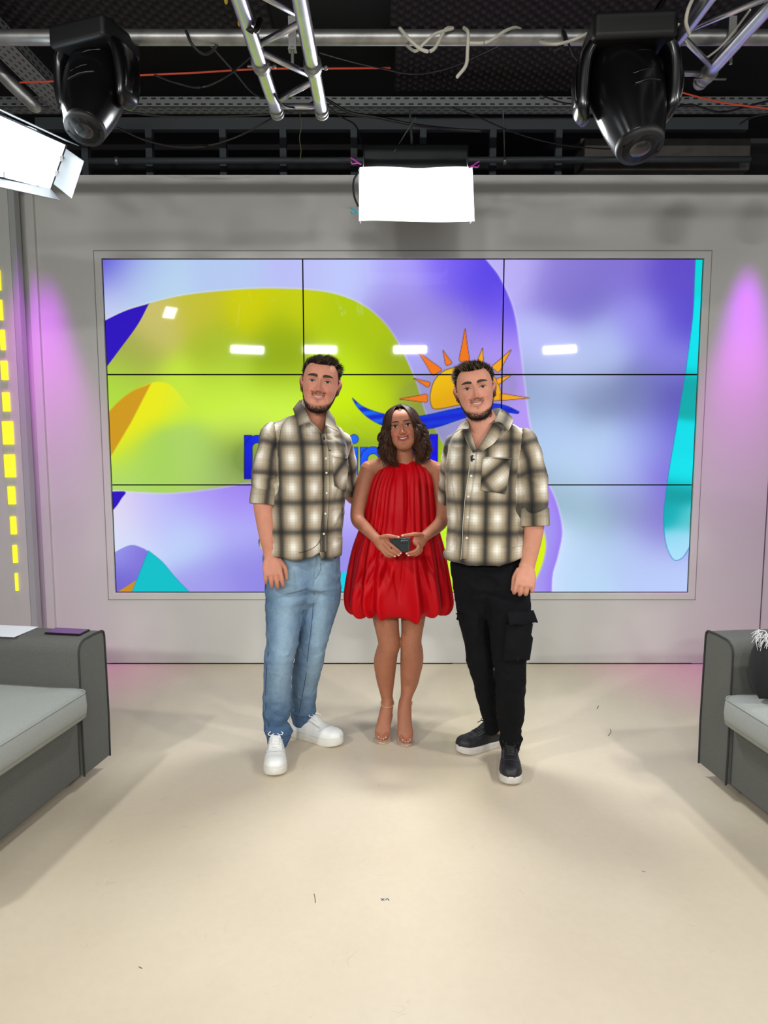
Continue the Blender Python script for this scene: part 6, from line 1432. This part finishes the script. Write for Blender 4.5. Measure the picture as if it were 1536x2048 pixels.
    # ---- dress
    rows = [(912, 782, 835, .054, .016), (917, 778, 839, .060, .014), (928, 768, 849, .078, .010), (945, 752, 860, .102, .006), (975, 739, 867, .128, 0), (1010, 732, 870.5, .145, 0), (1040, 727, 873, .150, 0), (1065, 717, 879, .155, 0), (1100, 705, 888, .165, 0), (1150, 695, 896.5, .180, 0), (1185, 690, 902, .190, 0), (1203, 690.5, 903, .190, 0), (1214, 696, 898, .182, 0), (1220, 706, 889, .168, 0), (1219, 718, 878, .150, 0), (1210, 726, 870, .138, 0)]
    R = catmull(np.array(rows, float), 10); n = 360; th = np.arange(n)/n*2*math.pi; rings = []
    Yc = 3.405
    for i, (py, xl, xr, dp, tilt) in enumerate(R):
        v = i/(len(R)-1); zc = P(800, py, Yc).z; x0 = P(xl, py, Yc).x; x1 = P(xr, py, Yc).x; cx = (x0+x1)/2; a = (x1-x0)/2
        th2 = th+.10*np.sin(3*th+1.0)+.06*np.sin(7*th+2.2)
        s_ = sm(1050, 1210, py)
        # gathers at the neck run down; bigger loose folds in the skirt
        f1 = np.cos(28*th2+.35*math.sin(py*.02))*.7+.3*np.cos(11*th2+1); f2 = 1-2*np.sqrt(np.sin(8*th2+1.3+(py-1050)*.0022*np.sin(th2*2))**2+.03); f3 = np.cos(23*th2+2*np.sin(2*th2)+.004*py)
        am = .0008+.0036*sm(915, 955, py)
        d = am*f1*(1-.5*s_)+.0010*f3*(1-s_)*sm(915, 950, py)+(.0035*sm(1030, 1100, py)+.010*s_)*f2+.004*s_*np.cos(5*th2+.7+.01*py)
        c_, s2 = np.cos(th), np.sin(th); e = .9
        X = cx+(a+d*.8)*np.sign(c_)*np.abs(c_)**e; Y = Yc+(dp+d*1.6)*np.sign(s2)*np.abs(s2)**e
        fr = np.clip(-s2, 0, 1); Z = zc-tilt*fr+.010*(1-fr)*(tilt > 0)
        low = sm(1195, 1222, py if v < .93 else 1222); Z = Z-low*(.010*f2+.007*np.cos(5*th2+.7)+.008*np.exp(-((th-4.95)/.35)**2))
        rings.append(np.stack([X, Y, Z], 1))
    V2, F2 = loft(rings, cap=False)
    px, py = projpx(V2[:, 0], V2[:, 1], V2[:, 2])
    D = np.zeros(len(V2))
    for (x0, y0, x1, y1, s, h) in [(764, 1095, 700, 1190, 5, -.012), (775, 1110, 728, 1200, 5, .012), (770, 1105, 712, 1205, 4, -.010), (784, 1120, 745, 1205, 4.5, -.012), (792, 1120, 770, 1190, 5, .010), (773, 1120, 780, 1165, 4, -.008), (786, 1128, 800, 1215, 5, -.010), (808, 1120, 800, 1200, 4, -.010), (816, 1120, 826, 1225, 10, .010), (832, 1112, 842, 1200, 4, -.012), (836, 1112, 868, 1210, 4, .010), (843, 1100, 880, 1170, 5, -.010), (870, 1090, 895, 1180, 6, .006),
                                  (792, 930, 784, 1070, 3, -.006), (804, 925, 806, 1070, 3, .005), (812, 930, 822, 1060, 3, -.006), (825, 930, 845, 1060, 5, .004), (760, 1010, 763, 1070, 4, -.005), (742, 1000, 752, 1060, 4, .004), (816, 1010, 812, 1070, 2.5, -.007), (786, 1030, 783, 1074, 2.5, -.007)]:
        ex, ey = x1-x0, y1-y0; t = np.clip(((px-x0)*ex+(py-y0)*ey)/(ex*ex+ey*ey), 0, 1); dd = np.hypot(px-x0-ex*t, py-y0-ey*t); D += h*np.exp(-(dd/s)**2)*np.sin(np.pi*np.clip(t*.85+.12, 0, 1))
    V2[:, 1] -= D*(V2[:, 1] < Yc)
    m_red = mat('red_satin', (178, 0, 14), .5, sheen=0, spec=.15, bump=.05, bscale=300)
    dr = mk('dress', V2, F2, m_red, body); so = dr.modifiers.new('s', 'SOLIDIFY'); so.thickness = .0025; so.offset = -1; dr['label'] = 'red halter dress with gathered neck and bubble hem'
    nk = R[0]; cxn = P((nk[1]+nk[2])/2, nk[0], Yc).x; an = (P(nk[2], nk[0], Yc).x-P(nk[1], nk[0], Yc).x)/2; zn = P(800, nk[0], Yc).z
    mk('neckband', *tube([(cxn+an*math.cos(t), Yc+.054*math.sin(t), zn-.016*max(0, -math.sin(t))+.010*(1-max(0, -math.sin(t)))) for t in np.linspace(0, 2*math.pi, 33)], .0036, n=8, k=2), m_red, dr)
    # ---- hair: parted wavy brown hair to the shoulders
    rng = np.random.default_rng(9); ms = []; cs = []
    def scalp(az, el):           # direction from the head centre, slightly outside the skull
        d = np.array((math.sin(az)*math.cos(el), -math.cos(az)*math.cos(el), math.sin(el))); return np.array((0, .008, .0))+d*np.array((.093, .103, .109))
    for i in range(1100):
        sd = 1 if rng.random() < .5 else -1; az = math.radians(rng.uniform(36, 176)); az2 = az
        if rng.random() < .25: az2 = math.radians(rng.uniform(34, 60))
        u = rng.random(); rr = rng.uniform(.84, 1.05); zend = rng.uniform(-.20, -.125)+(.03 if az2 > 2 else 0); ph = (math.floor(az2*5)+sd*1.7)*1.9+rng.normal(0, .22); A = rng.uniform(.008, .015)
        py0 = .004*sd+.006; part = np.array((py0, -.062+.12*u if az2 > .9 else -.066+.03*u, 0))
        zt = .1015+.008*rr-1.6*max(0, -part[1]-.03)**1.35-.8*max(0, part[1]-.04)**1.3; part[2] = zt
        pts = []; K = 22
        for k in range(K+1):
            t = k/K
            if t < .32:
                q = t/.32; el = math.radians(88*(1-q)+8*q); a_ = az2*(.35+.65*q**.7) if az2 < 1.2 else az2
                s_ = scalp(a_*1.0, el)*np.array((sd, 1, 1))*(.98+.06*rr); w = sm(0, .45, q); p = part*(1-w)+s_*w
            else:
                q = (t-.32)/.68; z = scalp(az2, math.radians(8))[2]*(1-q)+zend*q
                E = np.interp(z, [-.20, -.14, -.09, -.04, .0, .05], [.098, .112, .113, .106, .099, .092]); Dd = np.interp(z, [-.2, -.1, 0, .05], [.085, .09, .10, .104])
                sx = max(math.sin(az2), .58) if az2 < 1.6 else math.sin(az2); p = np.array((sd*E*rr*sx, .012-Dd*rr*math.cos(az2)*(1-.25*q), z))
                wv = A*math.sin(2*math.pi*q*2.3+ph)*sm(0, .2, q)*(1+.8*q); p = p+np.array((sd*math.sin(az2)*wv*1.1+.004*math.cos(ph*2+q*9), -math.cos(az2)*wv, 0)); 
            pts.append(p)
        pts = np.array(pts); r = np.interp(np.linspace(0, 1, K+1), [0, .1, .6, 1], [.0018, .0030, .0027, .0006])*rng.uniform(.7, 1.15)
        V3, F3 = tube(hd.W(pts), r, n=5, k=2, cap=None); ms.append((V3, F3))
        base = lin((54, 33, 23))*rng.uniform(.5, 1.3); hi = lin((112, 74, 48)); tt = np.repeat(np.linspace(0, 1, len(V3)//5), 5)[:, None]; g = .45*sm(.4, 1, tt)*rng.random(); cs.append(base*(1-g)+hi*g)
    V3, F3 = join(*ms); hr = mk('hair', V3, F3, m_hair, body, cols=np.clip(np.concatenate(cs), 0, 1)); hr['label'] = 'wavy brown shoulder-length hair'
    # under layer so no scalp shows between the locks
    q = []
    for el in np.linspace(-40, 88, 18):
        q.append([np.array((0, .012, 0))+np.array((math.sin(a)*math.cos(math.radians(el))*.088, -math.cos(a)*math.cos(math.radians(el))*.100, math.sin(math.radians(el))*.104)) for a in np.linspace(math.radians(48), math.radians(312), 40)])
    Vc, Fc_ = sheet(hd.W(np.array(q).reshape(-1, 3)).reshape(len(q), 40, 3), .004); mk('hair_underlayer', Vc, Fc_, mat('dark_hair', (34, 22, 17), .6), hr)
    # ---- clear pointed heels
    nude = mat('nude_sole', (206, 172, 142), .4)
    pvc = bpy.data.materials.new('clear_vinyl'); pvc.use_nodes = True; nt_ = pvc.node_tree; nt_.nodes.clear(); o_ = nt_.nodes.new('ShaderNodeOutputMaterial'); mx_ = nt_.nodes.new('ShaderNodeMixShader'); tr_ = nt_.nodes.new('ShaderNodeBsdfTransparent'); gl_ = nt_.nodes.new('ShaderNodeBsdfGlossy'); gl_.inputs['Roughness'].default_value = .12; mx_.inputs[0].default_value = .14; nt_.links.new(tr_.outputs[0], mx_.inputs[1]); nt_.links.new(gl_.outputs[0], mx_.inputs[2]); nt_.links.new(mx_.outputs[0], o_.inputs[0])
    for (tip, ball, arch, heel, lab) in (((760, 1489.5, 3.298), (765, 1472, 3.345), (771, 1440, 3.42), (775, 1418, 3.465), 'clear pointed heel with nude sole, left in the photo'), ((813.5, 1497, 3.268), (811, 1478, 3.315), (809, 1445, 3.40), (810, 1420, 3.45), 'clear pointed heel with nude sole, right in the photo')):
        A = [np.array(P(*p)) for p in (tip, ball, arch, heel)]
        A[0][2] = .004; A[1][2] = .006; A[2][2] = .045; A[3][2] = .085
        so = mk('shoe', *tube([A[0]+np.array((0, .006, 0)), A[0]*.6+A[1]*.4, A[1], A[2], A[3], A[3]+np.array((0, .018, .004))], [.004, .026, .040, .026, .028, .020], [.003, .004, .004, .0045, .005, .004], ref=(1, 0, 0), n=20, k=4), nude, body); so['label'] = lab
        h = A[3]+np.array((0, .008, 0)); mk('stiletto_heel', *tube([h, np.array((h[0], h[1]+.008, .05)), np.array((h[0], h[1]+.006, .0045))], [.017, .007, .0045], n=16, k=4), nude, so)
        mk('sole_rim', *tube([A[0]*.65+A[1]*.35+np.array((-.024, 0, .008)), A[0]+np.array((-.004, .004, .008)), A[0]+np.array((.004, .004, .008)), A[0]*.65+A[1]*.35+np.array((.024, 0, .008))], .0026, n=8, k=4), nude, so)
        G = []
        for i in range(8):
            u = i/7; c = A[0]*(1-u)+A[1]*u+np.array((0, 0, .004)); w = .010+.036*min(1, u*1.6)**.8; hh = .012+.030*u
            G.append([c+np.array((w*math.cos(q_), 0, hh*math.sin(q_))) for q_ in np.linspace(0, math.pi, 14)])
        Vp, Fp = sheet(G, .0012); mk('clear_vamp', Vp, Fp, pvc, so)
        an = np.array(P((775 if tip[0] < 790 else 811), 1406, 3.425)); ks = np.linspace(0, 2*math.pi, 25)
        mk('ankle_strap', *tube([an+np.array((.0325*math.cos(k), .046*math.sin(k), .006*math.sin(k))) for k in ks], [.0022]*25, [.0012]*25, n=6, k=1), mat('strap', (198, 160, 132), .3), so)
        mk('buckle', *box(tuple(an+np.array(((-.033 if tip[0] < 790 else .033), 0, 0))), (.005, .012, .012)), mat('gold', (225, 185, 110), .25, .9), so, smooth=False)
    return body
woman = build_woman()
# the phone in her hands
c = [np.array(P(*p)) for p in ((780, 1076.5, 3.128), (821, 1075.5, 3.118), (820, 1104, 3.118), (781, 1105, 3.128))]
n = uni(np.cross(c[1]-c[0], c[3]-c[0])); n = n if n[1] < 0 else -n
V = [p for p in c]+[p-n*.011 for p in c]
ph = mk('smartphone', V, [(0, 1, 2, 3), (7, 6, 5, 4), (0, 4, 5, 1), (1, 5, 6, 2), (2, 6, 7, 3), (3, 7, 4, 0)], mat('phone_dark', (46, 54, 56), .25, .3), smooth=False); bevel(ph, .0035, 4)
tag(ph, 'dark grey smartphone with triple camera held in the woman\'s hands', 'phone')
a = uni(c[1]-c[0]); cc = np.array(P(808, 1083, 3.1195))+n*.0005
isl = mk('camera_island', *tube([cc-a*.016, cc+a*.016], [.0075]*2, [.0022]*2, ref=(0, 0, 1), n=24, k=2), mat('phone_black', (8, 9, 10), .15), ph)
for k in (-1, 0, 1): mk('camera_lens', *ellipsoid(tuple(cc+a*.0125*k+n*.0018), (.0045, .0016, .0045), n=14, m=8), mat('lens_blue', (40, 50, 62), .05, .2, spec=1), isl)
e1 = (c[1]*.93+c[0]*.07); e2 = (c[2]*.93+c[3]*.07)
mk('spine_edge', *tube([e1+n*.0004, e2+n*.0004], .0012, n=6, k=2), mat('phone_metal', (120, 128, 130), .3, .8), ph)
